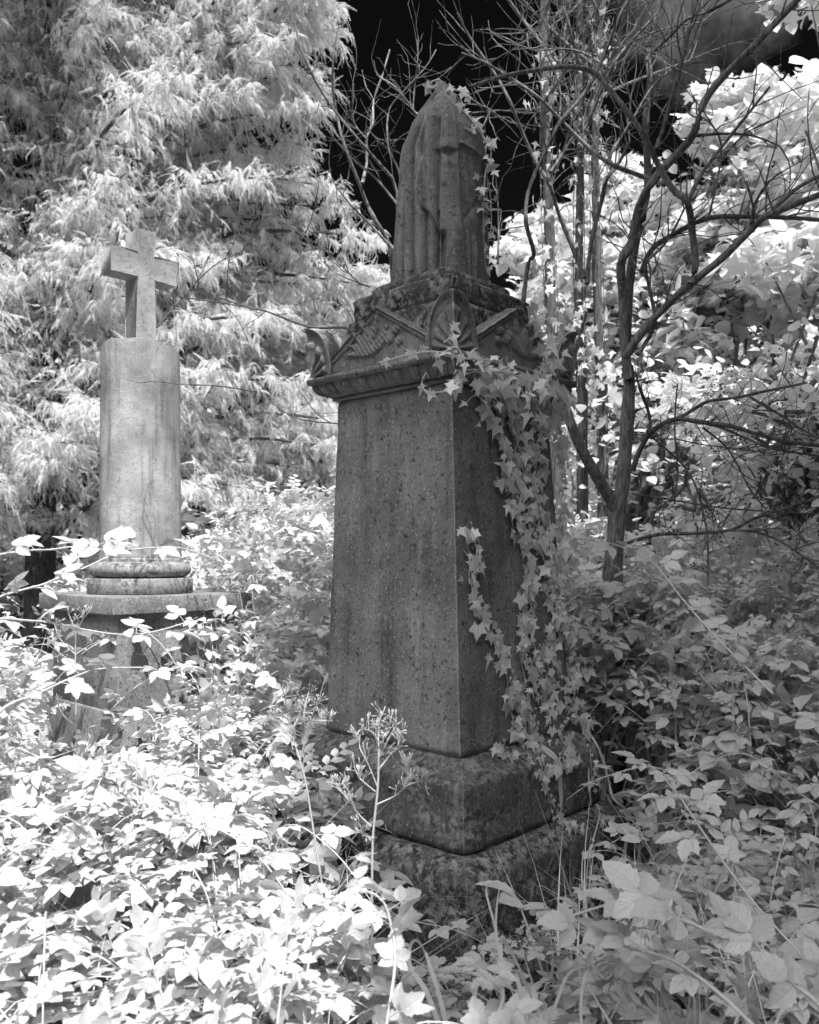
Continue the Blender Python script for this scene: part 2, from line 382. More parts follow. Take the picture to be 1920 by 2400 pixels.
# cornice with egg-and-dart
SIDES=[0,1,2,3]
def side_pt(k,u,off,z):   # k side index; u along the face, off outward
    a=[(-off,-u),(u,-off),(off,u),(-u,off)][k]   # side 0 = left visible face (x=-off), 1 = right visible face (y=-off)
    return a
def sideG(k,U,OFF,Z):
    if k==0: x,y=-OFF,-U
    elif k==1: x,y=U,-OFF
    elif k==2: x,y=OFF,U
    else: x,y=-U,OFF
    return np.stack([x,y,Z],-1)
b=LB()
b.frustum([(2.249,-.352,-.352,.352,.352),(2.262,-.352,-.352,.352,.352)])
b.frustum([(2.2605,-.34,-.34,.34,.34),(2.322,-.34,-.34,.34,.34)])
b.frustum([(2.319,-.432,-.432,.432,.432),(2.341,-.434,-.434,.434,.434),(2.346,-.428,-.428,.428,.428),(2.352,-.41,-.41,.41,.41)])
o=b.build('cornice',M_STC,mon)
b=LB()
for k in (0,1,2,3):
    nu,nv=(420,26) if k<2 else (60,8)
    s=np.linspace(-1,1,nu); t=np.linspace(0,1,nv); T_,S_=np.meshgrid(t,s,indexing='ij')
    prof=.356+.060*np.sin(T_*np.pi/2); z=2.2625+.058*(1-np.cos(T_*np.pi/2))**.9
    cell=(S_*4.0+.5)%1-.5; cx=cell*.1; zz=(T_-.5)*.085
    e=np.hypot(cx/.027,(T_-.62)/.52)
    egg=np.sqrt(np.clip(1-e**2,0,None))*.016; rim=np.exp(-((e-1.38)/.12)**2)*.011*(T_<.97); rim2=np.exp(-((e-1.72)/.09)**2)*.007
    dart=np.exp(-((np.abs(cx)-.05)/.0045)**2)*.011*np.clip(T_*1.5,0,1)
    disp=1.35*(egg+rim+np.maximum(rim2,dart))-.016
    off=prof+disp*(1-.3*T_); U=S_*off
    b.grid(sideG(k,U,off,z+(-disp*.35)*(1-T_)),flip=(k>=0))
b.build('egg_and_dart_moulding',M_STC,o,smooth=True)
# gables
def stroke(X,Y,pts,w,h):
    H=np.zeros_like(X); pts=np.array(pts,float)
    for i in range(len(pts)-1):
        a,c=pts[i],pts[i+1]; d=c-a; L2=(d**2).sum(); t=np.clip(((X-a[0])*d[0]+(Y-a[1])*d[1])/L2,0,1)
        D=np.hypot(X-a[0]-t*d[0],Y-a[1]-t*d[1]); f=(i+t)/(len(pts)-1); ww=w*(.25+np.sin(np.pi*np.clip(f*.9+.1,0,1)))
        H=np.maximum(H,h*np.sqrt(np.clip(1-(D/ww)**2,0,None)))
    return H
def gable(k):
    b=LB(); nu,nv=170,90; s=np.linspace(-1,1,nu); t=np.linspace(0,1,nv); T_,S_=np.meshgrid(t,s,indexing='ij')
    def top(S): return 2.35+.24*(1-np.abs(S)*.86)
    hw=.345; U=S_*hw; Z=2.349+(top(S_)-2.349)*T_
    off=.411-.012*T_
    X=U/hw; Y=(Z-2.349)/.24
    H=np.zeros_like(X)
    if k in (0,1):
        sgn=1 if k==0 else -1
        for i,(a,l) in enumerate([(20,.5),(48,.55),(75,.5),(100,.42),(128,.36),(5,.42),(150,.3)]):
            a=math.radians(a); x0,y0=-.22*sgn,.22
            c=[(x0+math.cos(a+.35*q)*l*q*sgn*1.0, y0+math.sin(a+.35*q)*l*q*1.3) for q in (0,.33,.66,1)]
            H=np.maximum(H,stroke(X,Y,c,.05,.011))
        for x0,y0 in ((.12,.5),(.2,.4),(.3,.55),(.36,.35),(-.05,.64)):
            H=np.maximum(H,.012*np.sqrt(np.clip(1-((X-x0*sgn)**2+((Y-y0)*.75)**2)/.0042,0,None)))
        H=1.7*H*(.75+.25*np.sin(X*90+Y*50))
    edge=np.clip((top(S_)-Z)/.03,0,1); rimh=.010*(edge<.75)
    off=off+H+rimh
    b.grid(sideG(k,U,off,Z),flip=True)
    # roof slopes running back behind the gable, with worn lip
    for sg in (-1,1):
        q=np.linspace(0,1,24)*sg; d=np.linspace(0,1,14); D,Q=np.meshgrid(d,q,indexing='ij')
        OFF=.409+.010-.36*D; ZZ=top(Q)-.001+.010*np.sin(D*np.pi*.5)*0+.012*np.clip(D*6,0,1)*(D<.2)
        b.grid(sideG(k,Q*hw,OFF,ZZ+.0015*np.sin(Q*31+D*40)),flip=(sg<0))
    return b.build('gable',M_STC if k<2 else M_STM,mon,smooth=False)
for k in SIDES: gable(k)
# corner ears (acroteria)
def ear(cx,cy):
    b=LB()
    for ax in (0,1):
        nu,nv=70,90; s=np.linspace(0,1,nu); t=np.linspace(0,1,nv); T_,S_=np.meshgrid(t,s,indexing='ij')
        wt=.158*np.sqrt(np.clip(1-(T_**2.1),0,None))*(1-.12*(1-T_))+.001
        along=S_*wt; Z=2.350+.218*T_
        # palmette relief: lobes radiating from the foot of the corner
        th=np.arctan2(along+.004,(Z-2.345)); r=np.hypot(along,Z-2.345); rmax=.218*np.sqrt(1/np.clip((np.cos(th)**2)+(np.sin(th)*.218/.15)**2,.1,None))
        q=r/rmax; lob=np.abs(np.sin(th*8.1+.4))**1.2*np.clip((q-.12)*4,0,1)*(q<.8)*.018*np.clip((.82-q)*12,0,1)
        roll=.010*np.exp(-((q-.68)/.08)**2)*np.abs(np.sin(th*6.2+.5))
        rim=.012*np.clip((S_-.86)*30,0,1)+.011*np.clip((T_-.93)*30,0,1)
        off=.4145+lob+.6*roll+rim+.012*T_**2
        spine=np.clip(1-along/.012,0,1)*.006
        fa=.425-along+ (off-.4235)*0; o1=off+spine
        # meet exactly on the corner line
        al=np.where(S_==0,o1,fa)
        for back in (0,1):
            if back: o2=o1-.075-.03*(1-T_); a2=np.minimum(al,o2)
            else: o2=o1; a2=al
            if ax==0: x,y=cx*o2,cy*a2
            else: x,y=cx*a2,cy*o2
            if back: GB=np.stack([x,y,Z],-1)
            else: GF=np.stack([x,y,Z],-1)
        b.grid(GF); b.grid(GB)
        b.grid(np.stack([GF[:,-1],GB[:,-1]],1)); b.grid(np.stack([GF[-1],GB[-1]],1))
    return b.build('corner_acroterion',M_STC,mon,smooth=False)
for cx,cy in ((-1,-1),(-1,1),(1,-1),(1,1)): ear(cx,cy)
rough_block([(2.36,.33),(2.44,.33),(2.50,.315),(2.595,.305),(2.60,.28)],'roof_course',M_STM,26,.003,.03,seed=6)
rough_block([(2.598,.284),(2.60,.288),(2.692,.29),(2.704,.28),(2.722,.225)],'cap_block',M_STM,30,.003,.03,seed=7)
rough_block([(2.718,.232),(2.752,.228),(2.768,.205),(2.772,.15)],'urn_base',M_STM,26,.003,.04,seed=8)
# draped urn
nt_,nz_=420,330
th=np.linspace(-np.pi,np.pi,nt_+1); zz=np.linspace(0,1,nz_); Zt,Th=np.meshgrid(zz,th,indexing='ij')
zlev=2.748+.945*Zt
rb=np.interp(zlev,[2.74,2.85,3.0,3.2,3.35,3.43,3.50,3.56,3.61,3.65,3.68,3.695],[.212,.207,.201,.193,.186,.176,.147,.104,.071,.044,.020,.002])
s=np.sin(Th); front=np.cos(Th)>0
cdirn=math.atan2(-C[1],-C[0])-AX
_lx=rb*np.cos(cdirn+Th); _ly=rb*np.sin(cdirn+Th); _w=-.018*np.clip(zlev-.77,0,None)
_dr=np.interp(zlev,[2.74,3.43,3.7],[-.006,.022,.03])
_wx=C[0]+_lx*E2[0]+_ly*E1[0]+_w+_dr; _wy=C[1]+_lx*E2[1]+_ly*E1[1]
X1=(960+2000*_wx/_wy-680)/.41739; Y1=(1305-2000*(zlev-EYE)/_wy-150)/.41739     # where the carving sits on the stone
env=np.clip((3.66-zlev)/.25,0,1)
fold=np.zeros_like(rb)
def ridge(xc,w,h,y0,y1):
    """vertical fold: xc at bottom and top (crop x), between crop y0 (top) and y1"""
    xa,xb=xc; f=np.clip((1250-Y1)/(1250-y0),0,1); c=xa+(xb-xa)*f
    return h*np.exp(-((X1-c)/w)**2)*np.clip((Y1-y0)/60,0,1)*np.clip((y1+40-Y1)/40,0,1)*front
sf=lambda a,b,x: np.clip((x-a)/(b-a),0,1)**2*(3-2*np.clip((x-a)/(b-a),0,1))
vs_=[np.interp(Y1,[200,250,430,1250],[760,700,636,556]),np.interp(Y1,[200,250,450,1230],[775,722,648,626]),np.interp(Y1,[200,260,470,660,1190],[790,757,695,684,690]),
     np.interp(Y1,[200,260,470,850,1165],[805,785,745,765,769]),np.interp(Y1,[200,850,1165],[850,842,842])]
for a_,b_ in zip(vs_[:-1],vs_[1:]):
    ph_=(X1-a_)/np.maximum(b_-a_,4); ins=(ph_>0)&(ph_<1)&front
    fold+=np.where(ins,.040*np.sqrt(np.clip(np.sin(np.pi*np.clip(ph_,0,1)),0,1))*np.clip((b_-a_)/40,0,1)-.028,0)*sf(215,330,Y1)
# outer cloth panel in front
lx=np.interp(Y1,[150,280,450,620,700,740,800,850,960,1050,1250],[860,765,748,727,720,735,738,790,842,842,842])
rx=np.interp(Y1,[150,300,440,620,800,950,1250],[900,925,938,945,955,965,985])
panel=sf(0,9,X1-lx)*sf(0,9,rx-X1)*front*np.clip(env*2,0,1)
bot=np.clip((1240-Y1)/10,0,1)
fold+=panel*.024*bot
fold+=panel*(.006*np.exp(-((X1-790)/16)**2)-.006*np.exp(-((X1-830)/14)**2)+.006*np.exp(-((X1-875)/20)**2))*np.clip((760-Y1)/200,0,1)
# knot / hanging corner, worn hollow below
fold+=.015*np.exp(-((X1-872)/44)**2)*sf(420,490,Y1)*(1-sf(492,500,Y1))*front-.010*np.exp(-((X1-880)/46)**2-((Y1-514)/13)**2)*front
# slit between the legs of cloth
fold-=.05*np.exp(-((X1-858)/13)**2)*sf(935,975,Y1)*front
fold+=.010*np.exp(-((X1-920)/30)**2)*sf(800,1000,Y1)*front
# right side: band of the urn rim and smooth body, small folds low down
ryb=440+(np.clip((X1-940)/145,0,1)**1.5)*90
body=sf(938,960,X1)*front
fold+=body*(.010*np.exp(-((Y1-ryb)/9)**2)-.010*sf(ryb,ryb+40,Y1)*sf(900,760,Y1)*1.0)
fold-=body*.007*np.exp(-((Y1-(860+(X1-990)*-1.1))/22)**2)*.8
for xc in (1000,1040): fold+=.010*np.exp(-((X1-xc)/10)**2)*sf(930,1020,Y1)*front
fold-=.012*np.exp(-((X1-1018)/8)**2)*sf(930,1020,Y1)*front
fold+=np.where(front,0,.012*np.sin(Th*17))*env
rr=rb+1.15*fold*np.clip(env+.0,0,1)+.0015*np.sin(Th*23+zlev*31)*env
rr=np.maximum(rr,.001)
# theta=0 faces the camera
cdirn=math.atan2(-C[1],-C[0])-AX
ang=cdirn+Th*1.0
cxl=-.0+(-.030)*np.clip(3.3-zlev,-.3,.55)*0
G=np.stack([rr*np.cos(ang)*1.0, rr*np.sin(ang), zlev],-1)
drift=np.interp(zlev,[2.74,3.43,3.7],[-.006,.022,.03]) # sideways (to the right as seen)
perp=np.array([math.cos(cdirn+math.pi/2),math.sin(cdirn+math.pi/2)])
G[...,0]+=drift*perp[0]; G[...,1]+=drift*perp[1]
b=LB(); b.grid(G); b.build('draped_urn',M_STC,mon,smooth=True)

# ------------------------------------------------------------ left monument: column with cross
LN=np.array([-.348*5,5.]); LC=LN+.5*(E1+E2)
lm=empty('column_monument',(LC[0],LC[1],0),AX,label='pale round column carrying a stone cross on a granite pedestal',cat='monument')
def blk(name,levels,mat,bev=.0):
    b=MB(); b.frustum([(z,-h,-h,h,h) for z,h in levels]); o=b.build(name,mat,lm)
    return o
def bevel(o,w=.008,seg=2):
    md=o.modifiers.new('bevel','BEVEL'); md.width=w; md.segments=seg; md.limit_method='ANGLE'
bevel(blk('pedestal_slab',[(1.205,.5),(1.31,.5)],M_GRA),.006)
bevel(blk('pedestal_die',[(.62,.435),(1.203,.43)],M_GRA),.006)
bevel(blk('pedestal_base',[(-.1,.455),(.618,.455)],M_GRA),.01)
def lathe(b,prof,seg=96,cx=0,cy=0,tilt=None):
    th=np.linspace(0,2*np.pi,seg+1); p=np.array(prof); G=np.zeros((len(p),seg+1,3))
    G[...,0]=cx+p[:,0:1]*np.cos(th); G[...,1]=cy+p[:,0:1]*np.sin(th); G[...,2]=p[:,1:2]
    if tilt: G=tilt(G)
    b.grid(G)
CY=5.66
def zpx(y,Y=CY): return EYE+(1305-y)/2000*Y
zc=lambda y: zpx(y,CY)
cxy=np.array([(330-960)/2000*CY, CY])-LC; cl=np.array([cxy@E2,cxy@E1])
b=MB(); lathe(b,[(.01,1.312),(.330,1.312),(.336,1.316),(.336,1.405),(.33,1.412),(.01,1.412)],96,*cl); b.build('round_plinth',M_BASE,lm,smooth=False)
tz=np.linspace(-np.pi/2,np.pi/2,14); b=MB(); lathe(b,[(.01,1.414)]+[(.262+.064*math.cos(a),1.466+.051*math.sin(a)) for a in tz]+[(.262,1.522),(.262,1.545),(.20,1.55)],96,*cl); b.build('torus_moulding',M_BASE,lm,smooth=True)
# broken-topped drum
b=MB(); th=np.linspace(0,2*np.pi,161); lev=np.linspace(0,1,60); 
zt=np.zeros_like(th)
u=np.sin(th)  # world-ish; computed below in camera frame
wx=np.cos(th)*E2[0]+np.sin(th)*E1[0]  # sideways component as seen
ztop=zc(829)+.045*np.sqrt(np.clip(1-(wx*.97)**2,0,1))**1.0-.02*np.sin(th*7)*.3
z0=1.548; Z=z0+(ztop[None,:]-z0)*lev[:,None]; rad=.262-.012*lev[:,None]+0*Z
G=np.stack([cl[0]+rad*np.cos(th),cl[1]+rad*np.sin(th),Z],-1); b.grid(G)
rin=np.linspace(1,0,14); zc0=zc(829)+.05
G=np.stack([cl[0]+.25*rin[:,None]*np.cos(th),cl[1]+.25*rin[:,None]*np.sin(th),(ztop[None]-(zc0))*rin[:,None]**2+zc0+0*rin[:,None]],-1); b.grid(G)
b.build('column_drum',M_COL,lm,smooth=True)
# cross, turned a little to the right: front face seen with its left side
cr=MB(); CA=math.radians(22)
cxx=(335-960)/2000*CY
def crs(name,w,z0,z1,d,x0,x1):
    pass
hw=.068; hd=.07; zA0,zA1=zc(658),zc(602); 
zb=zc(829)+.0; ztp=zc(548); AL=.24
lo=lambda x,y,z:(x,y,z)
outl=[(-hw*1.02,zb),(hw*1.02,zb),(hw*.98,zA0),(AL,zA0+.004),(AL,zA1-.0),(hw*.98,zA1),(hw*.95,ztp),(-hw*.95,ztp),(-hw*.98,zA1),(-AL,zA1),(-AL,zA0+.004),(-hw*.98,zA0)]
v=[(x,-hd,z) for x,z in outl]+[(x,hd,z) for x,z in outl]; k=len(outl)
f=[(i,(i+1)%k,k+(i+1)%k,k+i) for i in range(k)]
cap=[(0,1,2,11),(11,2,5,8),(2,3,4,5),(10,11,8,9),(8,5,6,7)]
f+=[tuple(c) for c in cap]+[tuple(k+i for i in c[::-1]) for c in cap]
cr.add(v,f); co=cr.build('cross',M_CRO,lm); co.location=(cl[0],cl[1],0)
co.rotation_euler=(0,0,0); bevel(co,.007)
# inscription on the pedestal's left visible face
def text(s_,size,u,z,name='inscription'):
    cu=bpy.data.curves.new(name,'FONT'); cu.body=s_; cu.size=size; cu.extrude=.0015; cu.align_x='CENTER'
    t=bpy.data.objects.new(name,cu); COL.objects.link(t); t.parent=lm
    t.matrix_local=Matrix(((0,0,-1,-.4335),(-1,0,0,u),(0,1,0,z),(0,0,0,1))); cu.materials.append(M_COL); bpy.context.view_layer.update(); me=bpy.data.meshes.new_from_object(t); me.name=name; mw=t.matrix_local.copy(); bpy.data.objects.remove(t); q=bpy.data.objects.new(name,me); COL.objects.link(q); q.parent=lm; q.matrix_local=mw; return q

text('THOMAS D',.045,.334,.885); text('SEPR',.045,-.04,.885)
# ------------------------------------------------------------ woody plants (traced branches)
def poly(K,pts,Y0,Y1):
    n=len(pts); return np.array([P(*K(*p),Y0+(Y1-Y0)*i/(n-1)+.05*math.sin(i*2.1+Y1)) for i,p in enumerate(pts)])
def twigs(b,path,r,n,ln,lvl=2,up=.3,k=4):
    """small side twigs growing from a path"""
    n=int(n)
    for _ in range(n):
        i=random.randrange(max(1,len(path)//5),len(path)); p=path[i]; t=path[min(i+1,len(path)-1)]-path[i-1]; t/=np.linalg.norm(t)+1e-9
        d=t*R.uniform(.2,1)+jit(1,.6)[0]+np.array([0,0,up]); d/=np.linalg.norm(d)
        q=[p]; L_=ln*R.uniform(.4,1.2)
        for s in range(4): d=d+jit(1,.2)[0]; d/=np.linalg.norm(d); q.append(q[-1]+d*L_/4)
        pp=b.tube(q,(r,r*.35),k,smooth=2)
        TW.append(pp)
        if lvl>1 and R.random()<.7: twigs(b,pp,r*.6,R.integers(1,3),ln*.5,lvl-1,up,3)
TW=[]
def berries(name,paths,n,mat,parent,r=.006):
    b=MB(); th=np.arange(6)/6*2*np.pi
    ico=np.array([(0,0,1)]+[(.9*math.cos(a),.9*math.sin(a),.45) for a in th[::1]]+[(.9*math.cos(a+.5),.9*math.sin(a+.5),-.45) for a in th]+[(0,0,-1)])
    f=[(0,1+i,1+(i+1)%6) for i in range(6)]+[(1+i,7+i,1+(i+1)%6) for i in range(6)]+[(7+i,7+(i+1)%6,1+(i+1)%6) for i in range(6)]+[(13,7+(i+1)%6,7+i) for i in range(6)]
    T=(ico,np.array(f),np.zeros((14,2)))
    pos=[]
    for _ in range(n):
        p=paths[random.randrange(len(paths))][-1]
        for _ in range(random.randint(3,9)): pos.append(p+jit(1,.022)[0])
    pos=np.array(pos); M=np.zeros((len(pos),3,4)); sc=r*R.uniform(.7,1.2,len(pos)); M[:,0,0]=M[:,1,1]=M[:,2,2]=sc; M[:,:,3]=pos
    b.stamp(T,M); return b.build(name,mat,parent,smooth=True)

elder=empty('bare_tree',tuple(P(1440,1305,5.0)*[1,1,0]),label='bare many-stemmed tree with dark forking branches right of the obelisk',cat='tree')
EL=np.array(elder.location)
def part_tube(root,base,name,paths,mat,tw=0,tr=.006,tl=.35,k=8,knob=.06):
    b=MB(); 
    for pts,r in paths:
        pp=b.tube(pts,r,k,knob=knob); 
        if tw: twigs(b,pp,tr,tw*R.uniform(.6,1.4),tl)
    return b.build(name,mat,root,smooth=True,loc=base) if False else _rel(b,name,mat,root,base)
def _rel(b,name,mat,root,base):
    b.v=[v-np.asarray(base) for v in b.v]; return b.build(name,mat,root,smooth=True)
tp=[(1436,1420),(1440,1300),(1447,1200)]
trunk=[(np.concatenate([[EL+[.02,0,-.1]],[P(x,y,5.0) for x,y in tp]]),(.060,.05)),
       (np.array([P(1447,1210,5.0),P(1458,1150,4.98),P(1468,1020,4.97),P(1475,900,4.95),P(1470,860,4.95)]),(.040,.034)),
       (np.array([P(1447,1205,5.0),P(1425,1160,4.97),P(1395,1110,4.9),P(1362,1050,4.85),P(1335,985,4.8),P(1315,930,4.8)]),(.038,.026))]
part_tube(elder,EL,'trunk',trunk,M_BARK,0,k=12)
BRS=[ # points (K5), Y0, Y1, r0, r1
 ([(790,1870),(765,1700),(760,1500),(748,1300),(800,1200),(830,1050),(870,950),(940,850),(1080,700),(1120,620),(1160,500),(1250,380),(1400,230),(1530,90),(1640,-20)],4.95,4.4,.034,.02),
 ([(775,1700),(790,1400),(820,1200),(850,1080),(880,900),(870,600),(890,400),(880,250),(900,180),(940,-10)],4.97,5.4,.034,.02),
 ([(770,1760),(850,1640),(960,1520),(1090,1400),(1250,1270),(1420,1100),(1500,1050),(1740,955)],4.95,4.2,.030,.018),
 ([(1090,1400),(1115,1300),(1100,1150),(1075,1000),(1000,930),(920,790),(850,650),(700,450),(600,350),(450,330),(300,350),(150,380),(0,430)],4.6,4.2,.024,.01),
 ([(850,1340),(900,1230),(1000,1160),(1180,1075),(1400,1070),(1600,1075),(1740,1085)],4.9,4.5,.019,.012),
 ([(1180,1075),(1230,850),(1240,700),(1190,610),(1120,560)],4.8,4.7,.009,.004),
 ([(1075,1000),(1150,850),(1280,680),(1400,530),(1480,430)],4.5,4.3,.014,.007),
 ([(1390,1100),(1410,1000),(1480,890)],4.5,4.4,.011,.006),
 ([(1470,1060),(1600,940),(1740,860)],4.4,4.2,.015,.01),
 ([(830,1750),(915,1600),(890,1430),(870,1300),(940,1230),(1000,1150),(1060,1030)],4.9,4.7,.015,.007),
 ([(1110,670),(1250,660),(1400,670),(1530,720)],4.6,4.5,.011,.004),
 ([(965,910),(880,880),(800,850),(680,800),(560,700),(430,570),(330,470),(180,370),(60,300),(-40,260)],4.9,4.8,.018,.006),
 ([(680,800),(720,720),(800,600),(900,430),(1000,340),(1060,300)],4.9,5.1,.012,.005),
 ([(920,740),(950,650),(1000,480),(1050,300),(1090,120),(1125,-20)],4.9,4.9,.019,.013),
 ([(570,1370),(500,1200),(440,1050),(400,920),(330,800),(260,650),(200,500),(130,370),(0,180),(-60,60)],5.2,4.9,.018,.007),
 ([(580,1400),(600,1200),(650,1000),(680,880),(740,800),(790,700)],5.2,5.0,.019,.01),
 ([(265,1500),(290,1300),(320,1250),(280,1100),(290,950),(350,800),(450,600),(560,470),(640,330),(750,60),(790,-20)],4.9,4.9,.016,.011),
 ([(560,640),(620,520),(670,400),(720,300),(800,200),(930,60),(960,-10)],5.1,5.2,.012,.007),
 ([(180,-20),(250,80),(330,180),(400,300),(450,460),(440,600)],5.4,5.2,.013,.006),
 ([(870,300),(900,260),(1000,170),(1080,90),(1200,50),(1320,-20)],5.1,4.9,.012,.008),
 ([(690,340),(560,260),(430,240),(330,250),(240,220)],5.0,5.0,.010,.004),
 ([(700,240),(760,230),(860,180),(1000,130),(1150,110)],5.3,5.3,.010,.005),
 ([(620,420),(540,300),(500,160),(470,60),(450,-20)],5.5,5.5,.013,.008),
 ([(640,330),(620,180),(640,80),(600,-20)],5.4,5.4,.011,.007),
 ([(400,850),(470,740),(560,600),(590,520)],5.2,5.2,.011,.006),
 ([(0,560),(150,545),(290,560),(400,540)],5.3,5.2,.008,.003),
 ([(0,480),(60,520),(200,600),(330,640)],5.2,5.3,.006,.003),
 ([(140,1300),(145,1140),(140,980),(130,860)],4.9,4.9,.008,.003)]
for i,(pts,y0,y1,r0,r1) in enumerate(BRS):
    part_tube(elder,EL,'branch',[(poly(K5,pts,y0,y1),(r0*.85,r1*.85))],M_BARKD if i%3==1 else M_BARK,(4+len(pts)*.9)*(1.3 if pts[-1][1]<400 else 1),.0048,.42)
BR9=[([(330,1140),(450,1100),(600,1065),(850,1060),(1100,1035),(1250,960),(1400,910),(1600,850),(1760,780)],5.0,4.2,.017,.010),
 ([(1100,1040),(1250,1045),(1400,1090),(1550,1180),(1720,1300)],4.5,4.2,.010,.006),
 ([(400,620),(440,500),(510,370),(600,290),(720,250),(900,270),(1100,300),(1300,360),(1500,410),(1760,440)],4.95,4.3,.024,.014),
 ([(800,265),(1000,300),(1200,380),(1400,460),(1760,515)],4.8,4.4,.012,.008),
 ([(510,340),(530,270),(500,150),(450,20),(430,-60)],4.9,4.9,.016,.012),
 ([(650,260),(750,230),(850,170),(950,120),(1150,95),(1300,60),(1500,20),(1640,-10)],4.9,4.4,.017,.01),
 ([(1230,90),(1350,160),(1500,250),(1600,320),(1760,400)],4.6,4.2,.011,.008),
 ([(520,360),(650,470),(780,600),(860,750),(910,950),(935,1100),(935,1430)],4.9,4.5,.010,.008),
 ([(560,400),(700,390),(900,430),(1150,460),(1400,500)],4.9,4.7,.007,.004),
 ([(900,310),(1060,440),(1150,580),(1230,740),(1350,890)],4.8,4.6,.009,.006),
 ([(400,780),(600,810),(850,850),(1050,880),(1300,900),(1760,925)],5.0,4.6,.009,.005),
 ([(890,850),(960,900),(1000,980),(1020,1040)],4.8,4.7,.007,.004),
 ([(700,850),(720,600),(700,300),(720,0)],5.6,5.6,.010,.008),
 ([(1480,200),(1530,320),(1500,400),(1480,480)],4.4,4.4,.006,.003)]
for i,(pts,y0,y1,r0,r1) in enumerate(BR9):
    part_tube(elder,EL,'branch',[(poly(K9,pts,y0,y1),(r0*.66,r1*.66))],M_BARKD,7+len(pts),.003,.28)
berries('berries',[t for t in TW if P(1560,0,1)[0]*t[-1][1]<t[-1][0] and 1.4<t[-1][2]<3.2] or TW,70,M_BERRY,elder)
bo=elder.children[-1] if elder.children[-1].name=='berries' else bpy.data.objects['berries']; bo.location=-Vector(EL); bo['kind']='stuff'

def dead_shrub(label,loc,lst,K,mats,tw):
    root=empty('dead_shrub',tuple(loc),label=label,cat='shrub')
    for i,(pts,y0,y1,r0,r1) in enumerate(lst):
        q=poly(K,pts,y0,y1)
        part_tube(root,loc,'branch',[(q,(r0*.75,r1*.7))],mats[i%len(mats)],tw,.003,.35,k=7)
    return root
LB1=[([(600,1700),(580,1300),(560,1030),(480,880),(430,780),(380,650),(310,470),(265,300),(240,130),(245,-60),(270,-200)],5.5,5.2,.022,.009),
 ([(590,1200),(600,720),(500,560),(380,420),(250,260),(150,110),(70,-60),(20,-250)],5.4,5.0,.015,.006),
 ([(405,670),(430,560),(430,420),(465,330),(470,200),(520,60),(560,-80)],5.3,5.6,.014,.008),
 ([(590,1050),(430,880),(330,780),(240,660)],5.3,5.0,.012,.004),
 ([(610,800),(480,640),(380,560),(240,410),(150,270)],5.4,5.0,.011,.004),
 ([(640,800),(610,600),(560,500),(545,380),(560,250),(640,150),(760,20),(820,-80)],5.5,5.6,.011,.005),
 ([(760,300),(700,270),(650,200),(580,120),(490,60),(470,-20)],5.6,5.4,.010,.006),
 ([(430,420),(360,330),(350,200),(360,110)],5.4,5.4,.007,.004),
 ([(430,350),(490,420),(600,430)],5.4,5.4,.007,.004),
 ([(690,260),(700,120),(715,0),(720,-150)],5.7,5.7,.008,.005)]
L1b=P(*K1(590,0),5.5); dead_shrub('leafless bleached shrub against the black sky left of the urn',np.array([L1b[0],5.5,0.]),LB1,K1,[M_BARK,M_BARK,M_BARKL,M_BARK],8)
LB2=[([(735,700),(725,690),(650,688),(560,655),(500,640),(430,610),(410,560),(390,490)],4.3,4.6,.010,.003),
 ([(560,655),(450,635),(340,620)],4.4,4.7,.006,.003),
 ([(760,600),(720,560),(680,520),(655,470)],4.3,4.5,.005,.002),
 ([(780,605),(700,570),(650,510),(640,460)],4.35,4.5,.004,.002),
 ([(735,900),(720,893),(640,885),(590,862),(545,820)],4.3,4.6,.005,.003),
 ([(540,825),(510,820),(450,812),(380,810)],4.7,4.9,.006,.004),
 ([(330,690),(390,620),(450,560),(510,530)],4.6,4.8,.007,.003)]
dead_shrub('thin dark twigs reaching left from behind the obelisk towards the cross',np.array([.1,4.6,0]),[([(760,1500),(770,1100),(770,800),(750,690)],4.75,4.35,.014,.010)]+LB2,KD,[M_BARKD],4)

